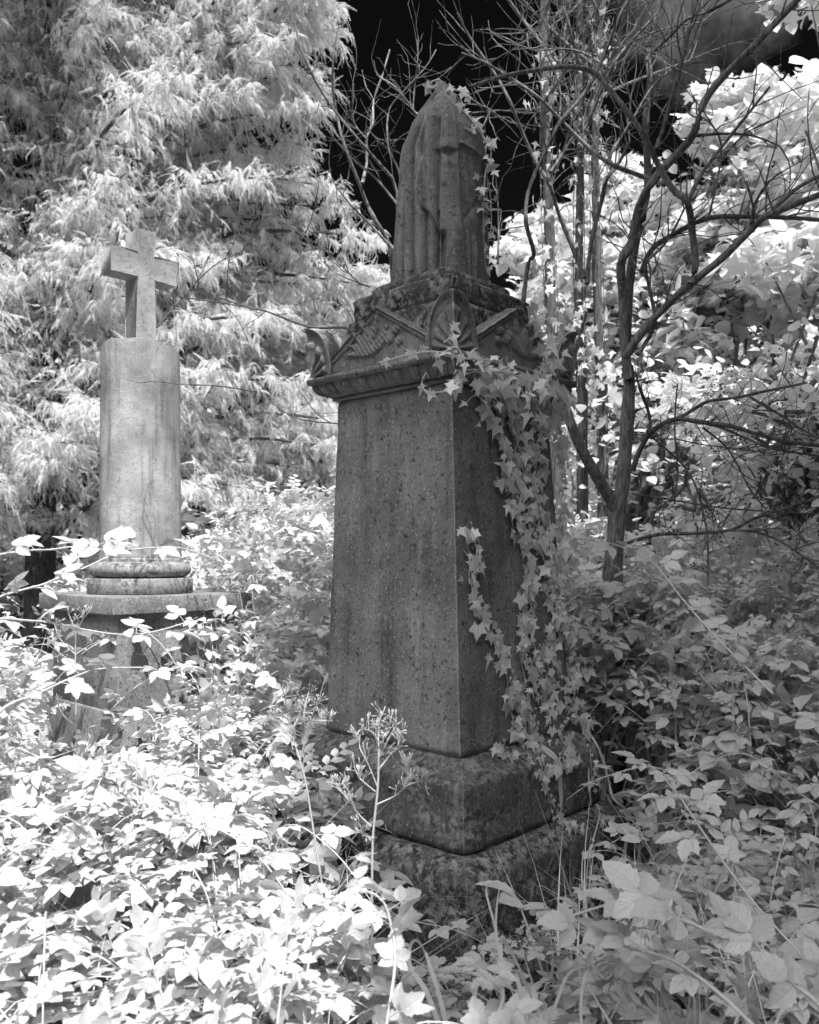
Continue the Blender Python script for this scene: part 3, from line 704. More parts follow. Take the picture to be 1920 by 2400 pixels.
# ------------------------------------------------------------ foliage makers
def leaves_cloud(pos, size, T, b, up=.9, tilt=.45, toward=None, droop=-.1):
    n=len(pos); nrm=jit(n,tilt*.85)+np.array([0,-.05,up]); d=jit(n,.8); d[:,2]=d[:,2]*.35+droop
    if toward is not None: d=d+toward
    sc=size*R.uniform(.6,1.3,n)
    idx=R.integers(0,len(T),n)
    M=frames(pos,d,nrm,1.0); M[:,:,:3]*=sc[:,None,None]
    for k in range(len(T)):
        b.stamp(T[k],M[idx==k])
def clumps(centers, rad, per, flat=.6):
    c=np.repeat(centers,per,0); r=np.repeat(rad,per) if np.ndim(rad) else rad
    d=R.standard_normal(c.shape); d/=np.linalg.norm(d,axis=1)[:,None]; d*=(R.random(len(c))**.45)[:,None]*(r if np.ndim(rad)==0 else r[:,None])
    d[:,2]*=flat; return c+d
def limb_tree(name,label,cat,base,h,crown,leafT,size,nleaf,matL,matB,r=.09,group=None,nclump=40,clr=.5,per=None,trunk_pts=None,parts=True,flat=.6):
    """tree: trunk, limbs to each clump, crown of leaf clumps. crown=(centre, half extents)"""
    base=np.array(base,float); root=empty(name,tuple(base),label=label,cat=cat,group=group)
    cc,he=np.array(crown[0],float),np.array(crown[1],float)
    u=R.standard_normal((nclump,3)); u/=np.linalg.norm(u,axis=1)[:,None]; cen=cc+u*he*(R.random((nclump,1))**.35)
    b=MB(); top=cc+[0,0,he[2]*.5]; tr=[base-[0,0,.15],base+(cc-base)*[.2,.2,.35]+jit(1,.08)[0],base+(cc-base)*[.7,.7,.75]+jit(1,.1)[0],cc,top]
    tp_=b.tube(tr,(r,r*.25),10,knob=.04); _rel(b,'trunk',matB,root,base)
    b=MB()
    for c in cen:
        s=tp_[R.integers(len(tp_)//3,len(tp_))]; mid=(s+c)/2+jit(1,.15)[0]+[0,0,-.1]
        pp=b.tube([s,mid,c],(r*.28,.006),5,smooth=3); 
        twigs(b,pp,.006,2,.4,1)
    _rel(b,'limbs',matB,root,base)
    b=MB(); pos=clumps(cen,clr*R.uniform(.6,1.3,nclump),nleaf//nclump,flat)
    leaves_cloud(pos,size,leafT,b); _rel(b,'crown',matL,root,base)
    return root

# ------------------------------------------------------------ conifer on the left
SPK=1.
def conifer(name,label,base,boughs,rtrunk,h,group,dens=1.):
    base=np.array(base,float); root=empty(name,tuple(base),label=label,cat='tree',group=group)
    b=MB(); b.tube([base-[0,0,.2],base+[.05,0,h*.4],base+[0,.05,h]],(rtrunk,.05),14,knob=.03); _rel(b,'trunk',M_BARKD,root,base)
    bb=MB(); pos=[];dr=[]
    for (st,en) in boughs:
        st=np.array(st,float); en=np.array(en,float); L_=np.linalg.norm(en-st); mid=(st+en)/2+[0,0,.10*L_]
        pp=bb.tube([st,mid,en],(.022+.006*L_,.005),6,smooth=6)
        ax=en-st; ax/=L_; side=np.cross(ax,[0,0,1]); side/=np.linalg.norm(side)
        m_=int(24*L_*dens)
        for _ in range(m_):
            f=R.uniform(.15,1); p=pp[int(f*(len(pp)-1))]; sg=R.choice([-1,1]); l2=R.uniform(.3,.95)*(1.15-f)*.9+.15
            d=ax*R.uniform(.1,.9)+side*sg*R.uniform(.2,1.)+jit(1,.38)[0]; d/=np.linalg.norm(d)
            q=[p]; 
            for s_ in range(4): q.append(q[-1]+d*l2/4); d=d+[0,0,-R.uniform(.0,.26)]
            bb.tube(q,(.004,.002),3,smooth=1)
            q=np.array(q); k=int(17*SPK)
            for s_ in range(k):
                fr=(s_+R.random())/k*4; i=min(3,int(fr)); pt=q[i]+(q[i+1]-q[i])*(fr-i)
                pos.append(pt); dr.append(d*R.uniform(.3,.9)+jit(1,.6)[0]+[0,0,-R.uniform(.3,1.2)])
    _rel(bb,'branches',M_BARKD,root,base)
    pos=np.array(pos); dr=np.array(dr); n=len(pos); nr=jit(n,.6)+[0,-.5,.6]
    M=frames(pos,dr,nr,1.); M[:,:,:3]*=R.uniform(.07,.16,n)[:,None,None]
    b=MB(); idx=R.integers(0,3,n); cl_=R.random(n)
    for k in range(3): b.stamp(CON[k],M[idx==k],cl_[idx==k])
    _rel(b,'crown',M_CONI,root,base); print(label,n)
    return root
def bough_set(base,n,xr,yr,zr,reach):
    out=[]
    for _ in range(n):
        a=R.uniform(*reach); z=R.uniform(*zr); L_=R.uniform(*xr); en=np.array([base[0]+math.cos(a)*L_, base[1]+math.sin(a)*L_*yr, z+R.uniform(-.3,.1)])
        # keep out of the sky gap
        px=960+2000*en[0]/en[1]; py=1305-2000*(en[2]-EYE)/en[1]
        lim=np.interp(py,[-400,0,120,250,330,400,480,560,1400],[830,820,770,770,740,800,880,930,930])
        if px>lim: en[0]=(lim-R.uniform(0,60)-960)/2000*en[1]
        st=np.array([base[0]+(en[0]-base[0])*.12,base[1]+(en[1]-base[1])*.12,z-.15*L_])
        out.append((st,en))
    return out
B1=(-4.6,10.6,0); 
conifer('conifer','big weeping conifer filling the upper left behind the cross',B1,
   bough_set(B1,170,(1.8,4.6),.85,(2.3,9.2),(-2.9,.35))+bough_set(B1,40,(1.5,4.0),.8,(8.5,12.5),(-2.6,-.2))+[(np.array([-4.6,10.4,9.6]),np.array([R.uniform(-4.5,-2.4),R.uniform(6.8,9.),R.uniform(9.4,10.6)])) for _ in range(90)]+[(np.array([-3.6,10.2,6.2+.05*i]),P(R.uniform(640,815),R.uniform(-120,230),R.uniform(8.6,9.8))) for i in range(22)],.22,13,None,1.)
B2=(-1.3,12.5,0)
conifer('conifer','lower bright conifer between the cross and the obelisk',B2,bough_set(B2,80,(1.0,2.6),.7,(1.2,5.6),(-3.1,.0)),.13,6.2,None,1.)

# ------------------------------------------------------------ broadleaf trees behind
tr=[((-6.3,13,0),2.4,((-6.3,12.6,1.0),(1.8,.8,1.2)),[roundl],.13,2600,'low bush added under the conifer at the far left edge to hide sunlit ground'),  # added bush screens off sunlit ground where only deep shade belongs
    ((2.9,10.5,0),5.5,((2.7,10.5,3.2),(1.5,1.2,2.1)),[maple,roundl],.17,2600,'pale broadleaf tree directly behind the three ivy trunks'),
    ((1.6,11.2,0),5.5,((1.75,11.2,4.1),(1.6,.9,2.0)),[maple,roundl],.17,5600,'bright broadleaf tree showing just right of the urn'),
    ((3.3,9.4,0),6.5,((3.3,9.4,4.9),(.95,.8,1.75)),[maple,roundl],.15,3400,'bright maple showing right behind the bare tree branches'),
    ((2.4,9.9,0),6.,((2.4,9.9,4.6),(.8,.6,1.65)),[maple,roundl],.14,3000,'pale maple filling the gap just left of the bare tree trunk'),
    ((5.0,8.8,0),7.5,((4.7,8.6,4.9),(1.75,1.3,3.3)),[maple,roundl,roundl],.19,5600,'tall maple with big soft leaves at the upper right edge'),
    ((.7,13.5,0),5.8,((.7,13.5,3.4),(1.9,1.2,2.2)),[roundl,maple],.16,2600,'bright rounded tree low behind the urn'),
    ((5.9,13.0,0),9,((6.4,12.6,5.2),(2.2,1.5,3.6)),[maple,roundl],.2,3200,'far broad tree at the right beyond the maple'),
    ((2.0,7.6,0),3.3,((2.25,7.7,2.3),(1.0,.7,1.0)),[roundl],.10,1900,'young leafy tree behind the bare tree trunk'),
    ((3.2,6.6,0),3.3,((3.0,6.5,2.3),(1.0,.6,.95)),[roundl],.10,2100,'young leafy tree at the right behind the arching bare branches'),
    ((-2.2,16.,0),6,((-2.5,16,3.2),(2.6,1.,2.8)),[roundl],.2,2200,'far hazy tree behind the conifers')]
for i,(bs,h,cr_,T,sz,nl,lab) in enumerate(tr):
    limb_tree('broadleaf_tree',lab,'tree',bs,h,cr_,T,sz,nl,M_LEAFB,M_BARK,.08+.008*h,nclump=46,clr=.48)
b_far=[]
for k,(x,y,hh) in enumerate(((-9,17,9),(-5.5,19,7),(8.5,15,9),(6.5,18,8),(-9.8,11,9),(3.2,20,6.5),(-1.,20,5.8))):
    limb_tree('broadleaf_tree','distant leafy woodland tree seen only through gaps between nearer trees','tree',(x,y,0),hh,((x,y,hh*.5),(2.2,1.4,hh*.5)),[roundl],.3,1500,M_LEAFB,M_BARK,.14,group='far woodland trees in the gaps',nclump=40,clr=.8)
# tree that shades the plot from behind the viewer
cx_,cy_=-.8,.2
hb=(3.6,-2.4,0)
root=empty('shade_tree',hb,label='spreading broadleaf tree overhead that shades the tall monument',cat='tree')
b=MB(); b.tube([(3.6,-2.4,-.2),(3.5,-2.2,3),(3.0,-1.8,5.5),(2.2,-1.0,7.5)],(.3,.12),14); _rel(b,'trunk',M_BARK,root,hb)
def uv2(u,v,z): return np.array([u+z*S[0]/S[2], v+z*S[1]/S[2], z])
cen=[];crad=[]
for _ in range(1080):
    u=R.uniform(-1.0,7.) if _%4 else R.uniform(-1.0,.6); v=R.uniform(-.5,8.0); z=R.uniform(6.3,9.0)
    lim=np.interp(v,[2.2,3.0,3.5,4.5,5.3,6.0,6.4,6.8,8.],[.2,-.08,-.25,-.55,-.85,-.9,-.5,.1,.7])
    if u<lim: continue
    cen.append(uv2(u,v,z)); crad.append(.26 if u<lim+.35 else .42)
cen=np.array(cen); b=MB()
for c in cen[::6]:
    b.tube([(2.6,-1.4,6.5),(np.array([2.6,-1.4,6.5])+c)/2+[0,0,.4],c],(.06,.01),5)
_rel(b,'limbs',M_BARK,root,hb)
b=MB(); pos=clumps(cen,np.array(crad),80,.55); leaves_cloud(pos,.17,[maple,roundl],b,tilt=.3,up=1.2); _rel(b,'crown',M_LEAFB,root,hb)

# ------------------------------------------------------------ ivy-clad trunks
def ivy_leaves(b, pos, nrm, size, tipdown=1.0):
    n=len(pos); d=jit(n,.5)+np.array([0,0,-tipdown]); d-= (d*nrm).sum(1)[:,None]*nrm*.75
    nn=nrm+jit(n,.42); M=frames(pos,d,nn,1.); M[:,:,:3]*=(size*R.uniform(.55,1.25,n))[:,None,None]
    idx=R.integers(0,3,n)
    for k,T in enumerate((ivyA,ivyB,ivyC)): b.stamp(T,M[idx==k])
for i,(pts,Y,r,lab) in enumerate((
   ([(420,1950),(400,1893),(400,1450),(390,1000),(372,500),(365,-60)],7.2,.055,'leftmost slender tree trunk wrapped in ivy behind the urn'),
   ([(560,1950),(550,1700),(540,1400),(548,800),(545,300),(540,-60)],7.6,.048,'middle slender tree trunk wrapped in ivy'),
   ([(660,1950),(645,1893),(630,1300),(620,700),(640,200),(650,-60)],7.4,.045,'rightmost slender tree trunk wrapped in ivy beside the bare tree'))):
    q=np.array([P(*K5(*p),Y) for p in pts]); base=np.array([q[0][0],Y,0.]); q=np.concatenate([[base-[0,0,.1]],q])
    root=empty('slender_tree',tuple(base),label=lab,cat='tree'); b=MB(); pp=b.tube(q,(r,r*.6),12,knob=.06,smooth=6); _rel(b,'trunk',M_BARKD,root,base)
    b=MB(); 
    for _ in range(7):
        p=pp[R.integers(len(pp)*2//3,len(pp))]; d=jit(1,.7)[0]+[0,0,.6]; e=p+d*1.0
        t2=b.tube([p,(p+e)/2+jit(1,.06)[0],e],(.022,.006),5); twigs(b,t2,.007,9,.7,2)
    _rel(b,'limbs',M_BARK,root,base)
    n=[420,330,260][i]; f=R.random(n)**.9*.86+.05; ii=(f*(len(pp)-1)).astype(int); a=R.uniform(0,2*np.pi,n)
    dens=np.sin(pp[ii][:,2]*2.3+i)+R.random(n)*2>.35; ii=ii[dens];a=a[dens]; n=len(ii)
    nr=np.stack([np.cos(a),np.sin(a),0*a],1); pos=pp[ii]+nr*(r*.9+np.abs(R.standard_normal(n))*.05)[:,None]+jit(n,.02)
    v=empty('ivy',tuple(base),label='ivy climbing the '+['leftmost','middle','rightmost'][i]+' of the three slender trunks',cat='ivy')
    b=MB(); ivy_leaves(b,pos,nr,.07); _rel(b,'leaves',M_IVY,v,base)
    b=MB()
    for a0 in (0,2,4):
        st=[pp[j]+np.array([math.cos(a0+j*.13),math.sin(a0+j*.13),0])*(r+.006) for j in range(0,len(pp)-6,2)]; b.tube(st,(.006,.003),4,smooth=1)
    _rel(b,'stem',M_BARKD,v,base)

# ------------------------------------------------------------ ivy on the monument
def face_hit(px,py,face=1,off=0.015,taper=True):
    """point where the sight line meets the tapered face (1 = right, 0 = left)"""
    d=P(px,py,1.)-[0,0,EYE]; z=1.5
    nrm=-E1 if face==1 else -E2
    for _ in range(6):
        h=np.interp(z,[0,.37,.44,.441,.69,.77,.772,2.246,2.262,2.32,2.35,2.45],[.6,.597,.54,.502,.497,.40,.395,.338,.36,.43,.43,.42]) if taper else .4
        sh=-.018*max(0,z-.77); c=C+np.array([sh,0]); q=c+nrm*(h+off)
        t=(q@nrm)/(d[:2]@nrm); z=EYE+d[2]*t
    return np.array([d[0]*t,d[1]*t,z])
def ivy_strand(name,label,strands,stems,size,face=1,extra=None,dens=1.,pts3=None):
    root=None; L_=[]; NR=[]; SZ=[]; sb=MB(); allp=[]
    nrm2=-E1 if face==1 else -E2; nrm=np.array([nrm2[0],nrm2[1],.05])
    for K,pts,w,sz in strands:
        q=np.array([face_hit(*K(*p),face,.01) for p in pts]); pp=sb.tube(q,.0022,4,smooth=5); allp.append(q)
        seg=np.linalg.norm(np.diff(pp,axis=0),axis=1).sum(); n=int(seg/.0125*dens*(1.1+w/.020)); w=w*1.9
        f=R.uniform(0,len(pp)-1.01,n); f=f[np.sin(f*1.1+seg*40)+.6*np.sin(f*2.7)+R.random(len(f))*2.2>.2]; n=len(f); i=f.astype(int); c=pp[i]+(pp[i+1]-pp[i])*(f-i)[:,None]
        sd=np.array([E2[0],E2[1],0]) if face==1 else np.array([E1[0],E1[1],0])
        c=c+sd*(R.standard_normal(n)*w*.62)[:,None]+[0,0,1]*(R.standard_normal(n)*.015)[:,None]+nrm*(R.uniform(.004,.035,n))[:,None]
        L_.append(c); NR.append(np.repeat(nrm[None],n,0)); SZ.append(np.full(n,sz))
    for K,pts,r in stems:
        q=np.array([face_hit(*K(*p),face,.012) for p in pts]); sb.tube(q,(r,r*.6),6,smooth=4,knob=.05); allp.append(q)
    base=np.concatenate(allp); base=base[np.argmin(base[:,2])]
    root=empty(name,tuple(base),label=label,cat='ivy')
    _rel(sb,'stem',M_STEM,root,base)
    b=MB(); L_=np.concatenate(L_);NR=np.concatenate(NR);SZ=np.concatenate(SZ); ivy_leaves(b,L_,NR+[-.0,-.25,.2],SZ*R.uniform(.55,1.35,len(SZ))); _rel(b,'leaves',M_IVY,root,base)
    return root
ivy_strand('ivy','short narrow ivy strand climbing nearest the front corner of the obelisk',
  [(K8,[(180,850),(185,930),(205,1000),(195,1080),(225,1180),(245,1270),(300,1360),(335,1450),(370,1550),(375,1650),(400,1750),(415,1830)],.022,.044)],[],.044)
ivy_strand('ivy','dense broad curtain of ivy hanging down the right face of the obelisk',
  [(K8,[(330,220),(380,320),(400,450),(420,600),(400,700),(430,800),(440,900),(460,1000),(450,1100),(450,1200),(440,1340)],.028,.050),
   (K8,[(240,240),(260,300),(300,390),(350,480),(350,580),(350,650)],.02,.05),
   (K8,[(480,250),(520,400),(500,600),(480,750),(500,900),(545,960),(540,1050),(560,1150),(580,1250),(560,1350),(540,1450),(560,1600),(540,1720)],.026,.048),
   (K8,[(590,300),(600,450),(620,600),(620,750),(610,900),(640,1000),(600,1100)],.022,.048),
   (K8,[(470,420),(460,560),(500,700),(540,860),(570,1000)],.022,.046),(K8,[(360,520),(400,640),(380,760),(400,860)],.014,.05),
   (K8,[(500,1400),(490,1560),(560,1700),(620,1830),(660,1900)],.024,.04),(K8,[(560,1080),(620,1300),(660,1450),(650,1600),(690,1720),(740,1800)],.026,.042),
   (K8,[(440,1360),(430,1450),(450,1550),(440,1700),(470,1800),(500,1870)],.024,.040),
   (K8,[(380,1560),(420,1640),(430,1740)],.024,.038),
   (K8,[(310,1860),(380,1900),(470,1900),(520,1990),(560,1960),(640,1930)],.02,.04),
   (K8,[(230,200),(330,180),(450,170),(560,200),(620,260)],.026,.07),(K8,[(300,290),(420,300),(520,300),(620,340)],.024,.066)],
  [(K8,[(520,1850),(600,1920),(610,2050),(620,2150)],.007),(K8,[(700,1750),(780,1850),(830,2000),(850,2090)],.007),(K8,[(740,1850),(745,2000),(755,2130)],.005),
   (K7,[(120,990),(190,1060),(210,1180),(215,1290),(350,1385)],.007),(K7,[(340,1400),(325,1440),(330,1480)],.007),
   (K7,[(380,1020),(410,1150),(430,1210),(490,1270),(485,1360),(470,1530)],.008),(K7,[(370,1270),(420,1360),(470,1370)],.003),(K7,[(340,1390),(370,1270),(350,1230)],.004)],.045)
ivy_strand('ivy','sparse bare-stemmed ivy rooted at the foot of the right face',
  [(K7,[(100,1080),(140,1150),(180,1290),(240,1310),(300,1350)],.012,.03),(K7,[(330,1000),(335,1100),(350,1180)],.014,.03),(K7,[(340,1490),(370,1560),(300,1600)],.02,.032),
   (K7,[(230,990),(200,1030),(230,1080)],.02,.034),(K7,[(360,1230),(380,1330)],.01,.026)],
  [(K7,[(330,1480),(345,1560),(380,1620)],.004)],.03,dens=.8)
# free vine looping round the front corner over the cornice, and the one on the urn
def free_vine(label,paths,size,step,r=.004,jn=.02,nrm=(0,-1,.25)):
    sb=MB(); b=MB(); pos=[]; allp=[]
    for q in paths:
        q=np.array(q); pp=sb.tube(q,(r,r*.5),6,smooth=6); allp.append(q); 
        L_=np.linalg.norm(np.diff(pp,axis=0),axis=1).sum(); n=max(2,int(L_/step)); ii=np.linspace(0,len(pp)-1,n).astype(int)
        pos.append(pp[ii]+jit(n,jn))
        for a,c in zip(pp[ii],pos[-1]): sb.tube([a,(a+c)/2,c],.0012,3,smooth=1)
    pos=np.concatenate(pos); n=len(pos); base=np.concatenate(allp); base=base[np.argmin(base[:,2])]
    root=empty('ivy',tuple(base),label=label,cat='ivy'); _rel(sb,'stem',M_STEM,root,base)
    ivy_leaves(b,pos,np.repeat(np.array([nrm],float),n,0)+jit(n,.35),size,.7); _rel(b,'leaves',M_IVY,root,base); return root
vp=lambda K,pts,Ys: [P(*K(*p),y) for p,y in zip(pts,np.interp(np.linspace(0,1,len(pts)),np.linspace(0,1,len(Ys)),Ys))]
free_vine('ivy vine looping round the front corner across the carved cornice',
  [vp(K4,[(545,575),(620,555),(700,530),(800,510),(900,500),(980,505),(1050,470),(1090,500),(1120,590),(1110,680),(1040,750),(940,775),(860,765),(830,710),(860,640)],[3.36,3.16,3.14,3.1,3.14]),
   vp(K4,[(960,520),(1090,540),(1200,555),(1300,560),(1400,600),(1500,640)],[3.15,3.2,3.3]),
   vp(K4,[(980,440),(1030,390),(1035,330)],[3.15,3.13])],.046,.034,jn=.014)
free_vine('ivy trailing over the tip and down the right edge of the urn',
  [vp(K1,[(760,120),(840,90),(880,180),(940,240),(1010,300),(1060,370),(1100,430),(1130,500),(1100,600),(1090,700),(1085,800),(1085,900),(1090,1050),(1100,1150)],[3.76,3.74,3.7,3.75,3.8]),
   vp(K1,[(880,140),(950,150),(1010,170)],[3.78,3.74]),
   vp(K1,[(1085,560),(1120,700),(1130,900),(1110,1000)],[3.9,3.9])],.048,.022,jn=.014)
free_vine('large ivy leaves spilling over the right corner ear of the cornice',
  [vp(K4,[(1590,220),(1620,330),(1640,430),(1650,540),(1620,640),(1560,700)],[3.72,3.7,3.6]),
   vp(K4,[(1600,430),(1680,440),(1740,500),(1690,600),(1640,680)],[3.7,3.62]),vp(K4,[(1180,620),(1260,650),(1350,640),(1450,660),(1550,690)],[3.3,3.5]),
   vp(K4,[(1200,720),(1300,760),(1420,740),(1560,800),(1640,850)],[3.3,3.55])],.062,.017,jn=.035)

# ------------------------------------------------------------ undergrowth
def hleft(x,y):
    px=960+2000*x/np.maximum(y,.5)
    h=np.interp(y,[1.2,1.9,2.5,3.2,4.4,5.2,6.5,8,10],[.12,.30,.47,.62,.78,.95,1.15,1.3,1.4])
    h=h+.72*np.clip((px-380)/260,0,1)*np.clip((y-4.2)/1.4,0,1)
    h=h*np.where((px<130)&(y>5.5),.3,1.)
    return h+.13*np.sin(x*3.1+y*1.7)+.11*np.sin(x*6.3-y*4.1)+.07*np.sin(x*11+y*9)
def hright(x,y):
    h=np.interp(y,[1.2,2.0,2.6,3.2,4.0,5.0,6.0,8,10],[.05,.14,.26,.50,1.0,1.38,1.5,1.8,2.0])
    return h+.11*np.sin(x*3.7+y*2.1)+.09*np.sin(x*7.3-y*3.1)+.06*np.sin(x*12+y*8)
def cap_h(x,y,h,k=1.):
    px=960+2000*x/np.maximum(y,.5)
    yt=np.interp(px,[0,400,600,680,740,820,880,1000,1150,1300,1400,1500,1560,1700,1900],[1720,1790,1850,1960,2080,2240,2330,2380,2370,2300,2260,2200,2040,1960,1930])
    m_=EYE-(yt-1305)/2000*y
    m_=np.where((px>60)&(px<400),np.minimum(m_,EYE-(1815-1305+30*np.sin(px*.05))/2000*y),m_)
    return np.where((y<3.15)|((px>1200)&(px<1520)&(y<4.2))|((px>60)&(px<400)&(y<5.4)),np.clip(np.minimum(h,m_),.03,9),h)
_hl,_hr=hleft,hright
hleft=lambda x,y: cap_h(x,y,_hl(x,y))
hright=lambda x,y: cap_h(x,y,_hr(x,y))
def avoid(p,m=.0):
    """drop points inside either monument"""
    q=p[:,:2]-C; a=np.maximum(np.abs(q@E2),np.abs(q@E1)); hh=np.where(p[:,2]<.46,.61,np.where(p[:,2]<.78,.51,.41))+m
    q2=p[:,:2]-LC; a2=np.maximum(np.abs(q2@E2),np.abs(q2@E1)); h2=np.where(p[:,2]<1.32,.47,.34)+m
    q3=(q@E1>-.86)&(q@E1<0)&(q@E2<-.1)&(q@E2>-1.)&(p[:,2]<.17)
    return (a>hh)&(a2>h2)&~q3
def thicket(name,label,hf,xr,yr,n,T,size,mat,cond=None,depth=.35,near=1.):
    x=R.uniform(*xr,n); y=yr[0]+(yr[1]-yr[0])*R.random(n)**near; z=hf(x,y)-R.random(n)**1.6*depth*(.5+.5*np.clip(y/4,0,1))
    p=np.stack([x,y,z],1); ok=avoid(p,.02)&(z>.02)
    px=960+2000*x/y; ok&=(px>-250)&(px<2200)
    if cond is not None: ok&=cond(x,y,z,px)
    p=p[ok]; b=MB(); leaves_cloud(p,size*np.clip(np.exp(R.normal(0,.25,len(p))),.5,1.7),T,b,up=1.0,tilt=.42)
    k=int(len(p)*.14); q=p[R.choice(len(p),k)]+[0,0,.04]; leaves_cloud(q,size*1.35,SPRIG,b,up=.6,tilt=.6,toward=np.array([0,0,.6]))
    k=int(len(p)*.10); q=p[R.choice(len(p),k)]+[0,0,.02]; leaves_cloud(q,size*.9,[maple,ivyB],b,up=.9,tilt=.5)
    # a few stems
    return b,p
def stems(b,p,n,hf,r=.0035):
    for i in R.choice(len(p),min(n,len(p)),replace=False):
        q=p[i]
        if q[1]<2.7: continue
        a=np.array([q[0]+R.normal()*.25,q[1]+R.normal()*.25,0]); 
        mid=(a+q)/2+[0,0,.15]+jit(1,.08)[0]; seg=np.stack([a,mid,q])
        if avoid(seg,.02).all(): b.tube(seg,(r,r*.5),4,smooth=4)
lcond=lambda x,y,z,px: px<1010+np.clip(y-6,0,1)*200-np.where(y<3.0,0,np.clip((y-3.)*250,0,120))
rcond=lambda x,y,z,px: px>1180
for nm,lab,hf,xr,yr,n,T,sz,mt,cnd,dep in (
  ('bramble_thicket','sunlit mass of bramble leaves covering the ground left of the obelisk',hleft,(-3.2,.8),(1.35,4.9),9500,BR_MD,.105,M_LEAF,lcond,.4),
  ('bramble_thicket','sunlit bramble bank rising behind the column monument',hleft,(-5.5,1.5),(4.9,9.5),9000,BR_LO,.12,M_LEAF,lcond,.6),
  ('bramble_thicket','shaded mass of bramble leaves right of the obelisk',hright,(.3,3.4),(2.3,5.4),7500,BR_MD,.105,M_LEAF,rcond,.5),
  ('bramble_thicket','shaded bramble bank behind the bare tree',hright,(.3,5.5),(5.2,9.5),7500,BR_LO,.125,M_LEAF,None,.7)):
    b,p=thicket(nm,lab,hf,xr,yr,n,T,sz,mt,cnd,dep)
    stems(b,p,260,hf); o=b.build(nm,mt,smooth=True); tag(o,lab,'bramble thicket',kind='stuff')
# individual bramble plants with canes
def bramble_proto(T,size,nc=4,h=.8,spread=.6):
    root=empty('bramble_plant',(0,0,0)); cb=MB(); lb=MB(); pos=[];dr=[]
    for c in range(nc):
        a=R.uniform(0,6.28); L_=R.uniform(.5,1.)*spread; H=h*R.uniform(.7,1.05)
        q=[(0,0,-.03),(math.cos(a)*L_*.15,math.sin(a)*L_*.15,H*.55),(math.cos(a)*L_*.5,math.sin(a)*L_*.5,H*.95),(math.cos(a)*L_*.9,math.sin(a)*L_*.9,H*.9),(math.cos(a)*L_*1.2,math.sin(a)*L_*1.2,H*.7)]
        pp=cb.tube(q,(.005,.002),5,smooth=5); n=11
        for k in range(n):
            i=int(len(pp)*(.22+.77*k/(n-1)))-1; s=-1 if k%2 else 1
            d=np.array([-math.sin(a)*s+math.cos(a)*.3,math.cos(a)*s+math.sin(a)*.3,.15])+jit(1,.25)[0]; pos.append(pp[i]); dr.append(d)
        for k in range(0,len(pp)-1):
            d=jit(1,1)[0]; d/=np.linalg.norm(d); cb.tube([pp[k],pp[k]+d*.010],(.0022,.0004),3,smooth=1)
    pos=np.array(pos);dr=np.array(dr);n=len(pos); M=frames(pos,dr,jit(n,.35)+[0,0,1],1.); M[:,:,:3]*=(size*R.uniform(.7,1.25,n))[:,None,None]
    idx=R.integers(0,len(T),n)
    for k in range(len(T)): lb.stamp(T[k],M[idx==k])
    cb.build('cane',M_STEM,root,smooth=True); lb.build('leaves',M_LEAF,root,smooth=True)
    return root
PRO=[bramble_proto(BR_HI,.108,nc=R.integers(3,6),h=.8,spread=R.uniform(.45,.8)) for _ in range(6)]
used=[False]*6
def place(k,x,y,h,rz,label,group):
    global used
    o=PRO[k] if not used[k] else copy_tree(PRO[k]); used[k]=True
    o.location=(x,y,0); s=h/.8; sw=min(1.1,.5+.5*s); o.scale=(sw,sw,s*.85+.1*sw); o.rotation_euler=(0,0,rz)
    tag(o,label,'bramble',group)
cnt=0
while cnt<70:
    y=1.7+3.6*R.random(); x=R.uniform(-.5*y,.12*y); px=960+2000*x/y
    if px>800 or (px<380 and y>2.9): continue
    if y<2.1 and px>1000: continue
    if not avoid(np.array([[x,y,.3]]),.16)[0] or (px<330 and 4.0<y): continue
    place(cnt%6,x,y,max(.12,hleft(x,y)+R.uniform(-.08,.04)),R.uniform(0,6.28),'bright white bramble plant in the sunlit tangle left of the obelisk','sunlit bramble plants'); cnt+=1
cnt=0
while cnt<46:
    y=2.3+3.4*R.random(); x=R.uniform(.12*y,.52*y)
    if 960+2000*x/y<1440 and y<4.2: continue
    if not avoid(np.array([[x,y,.3]]),.2)[0]: continue
    place(cnt%6,x,y,max(.12,hright(x,y)+R.uniform(-.08,.05)),R.uniform(0,6.28),'grey bramble plant in the shaded tangle right of the obelisk','shaded bramble plants'); cnt+=1

# traced single canes
def cane(label,path,size,step,T=BR_HI,r=.006,thorn=True,leafdir=None,tilt=.5,extra=None,root_to=None):
    pth=np.array(path); 
    cb=MB(); pp=cb.tube(pth,(r,r*.55),7,smooth=7)
    if thorn:
        for k in range(0,len(pp)-1,1):
            d=jit(1,1)[0]; d/=np.linalg.norm(d); cb.tube([pp[k],pp[k]+d*(r*2.2)],(r*.5,.0003),4,smooth=1)
    L_=np.linalg.norm(np.diff(pp,axis=0),axis=1).sum(); n=max(2,int(L_/step)); ii=np.linspace(3,len(pp)-1,n).astype(int)
    pos=pp[ii]; t=np.gradient(pp,axis=0)[ii]; t/=np.linalg.norm(t,axis=1)[:,None]
    sd=np.cross(t,[0,0,1]); sd/=np.linalg.norm(sd,axis=1)[:,None]; sg=np.where(np.arange(n)%2,-1,1)[:,None]
    d=t*.5+sd*sg*.5+jit(n,.35)+[0,0,.15]; M=frames(pos,d,jit(n,tilt*.75)+[0,-.15,1],1.); M[:,:,:3]*=(size*R.uniform(.75,1.2,n))[:,None,None]
    base=pp[0]; root=empty('bramble_cane',tuple(base),label=label,cat='bramble'); _rel(cb,'cane',M_STEM,root,base)
    b=MB(); idx=R.integers(0,len(T),n)
    for k in range(len(T)): b.stamp(T[k],M[idx==k])
    _rel(b,'leaves',M_LEAF,root,base); return root
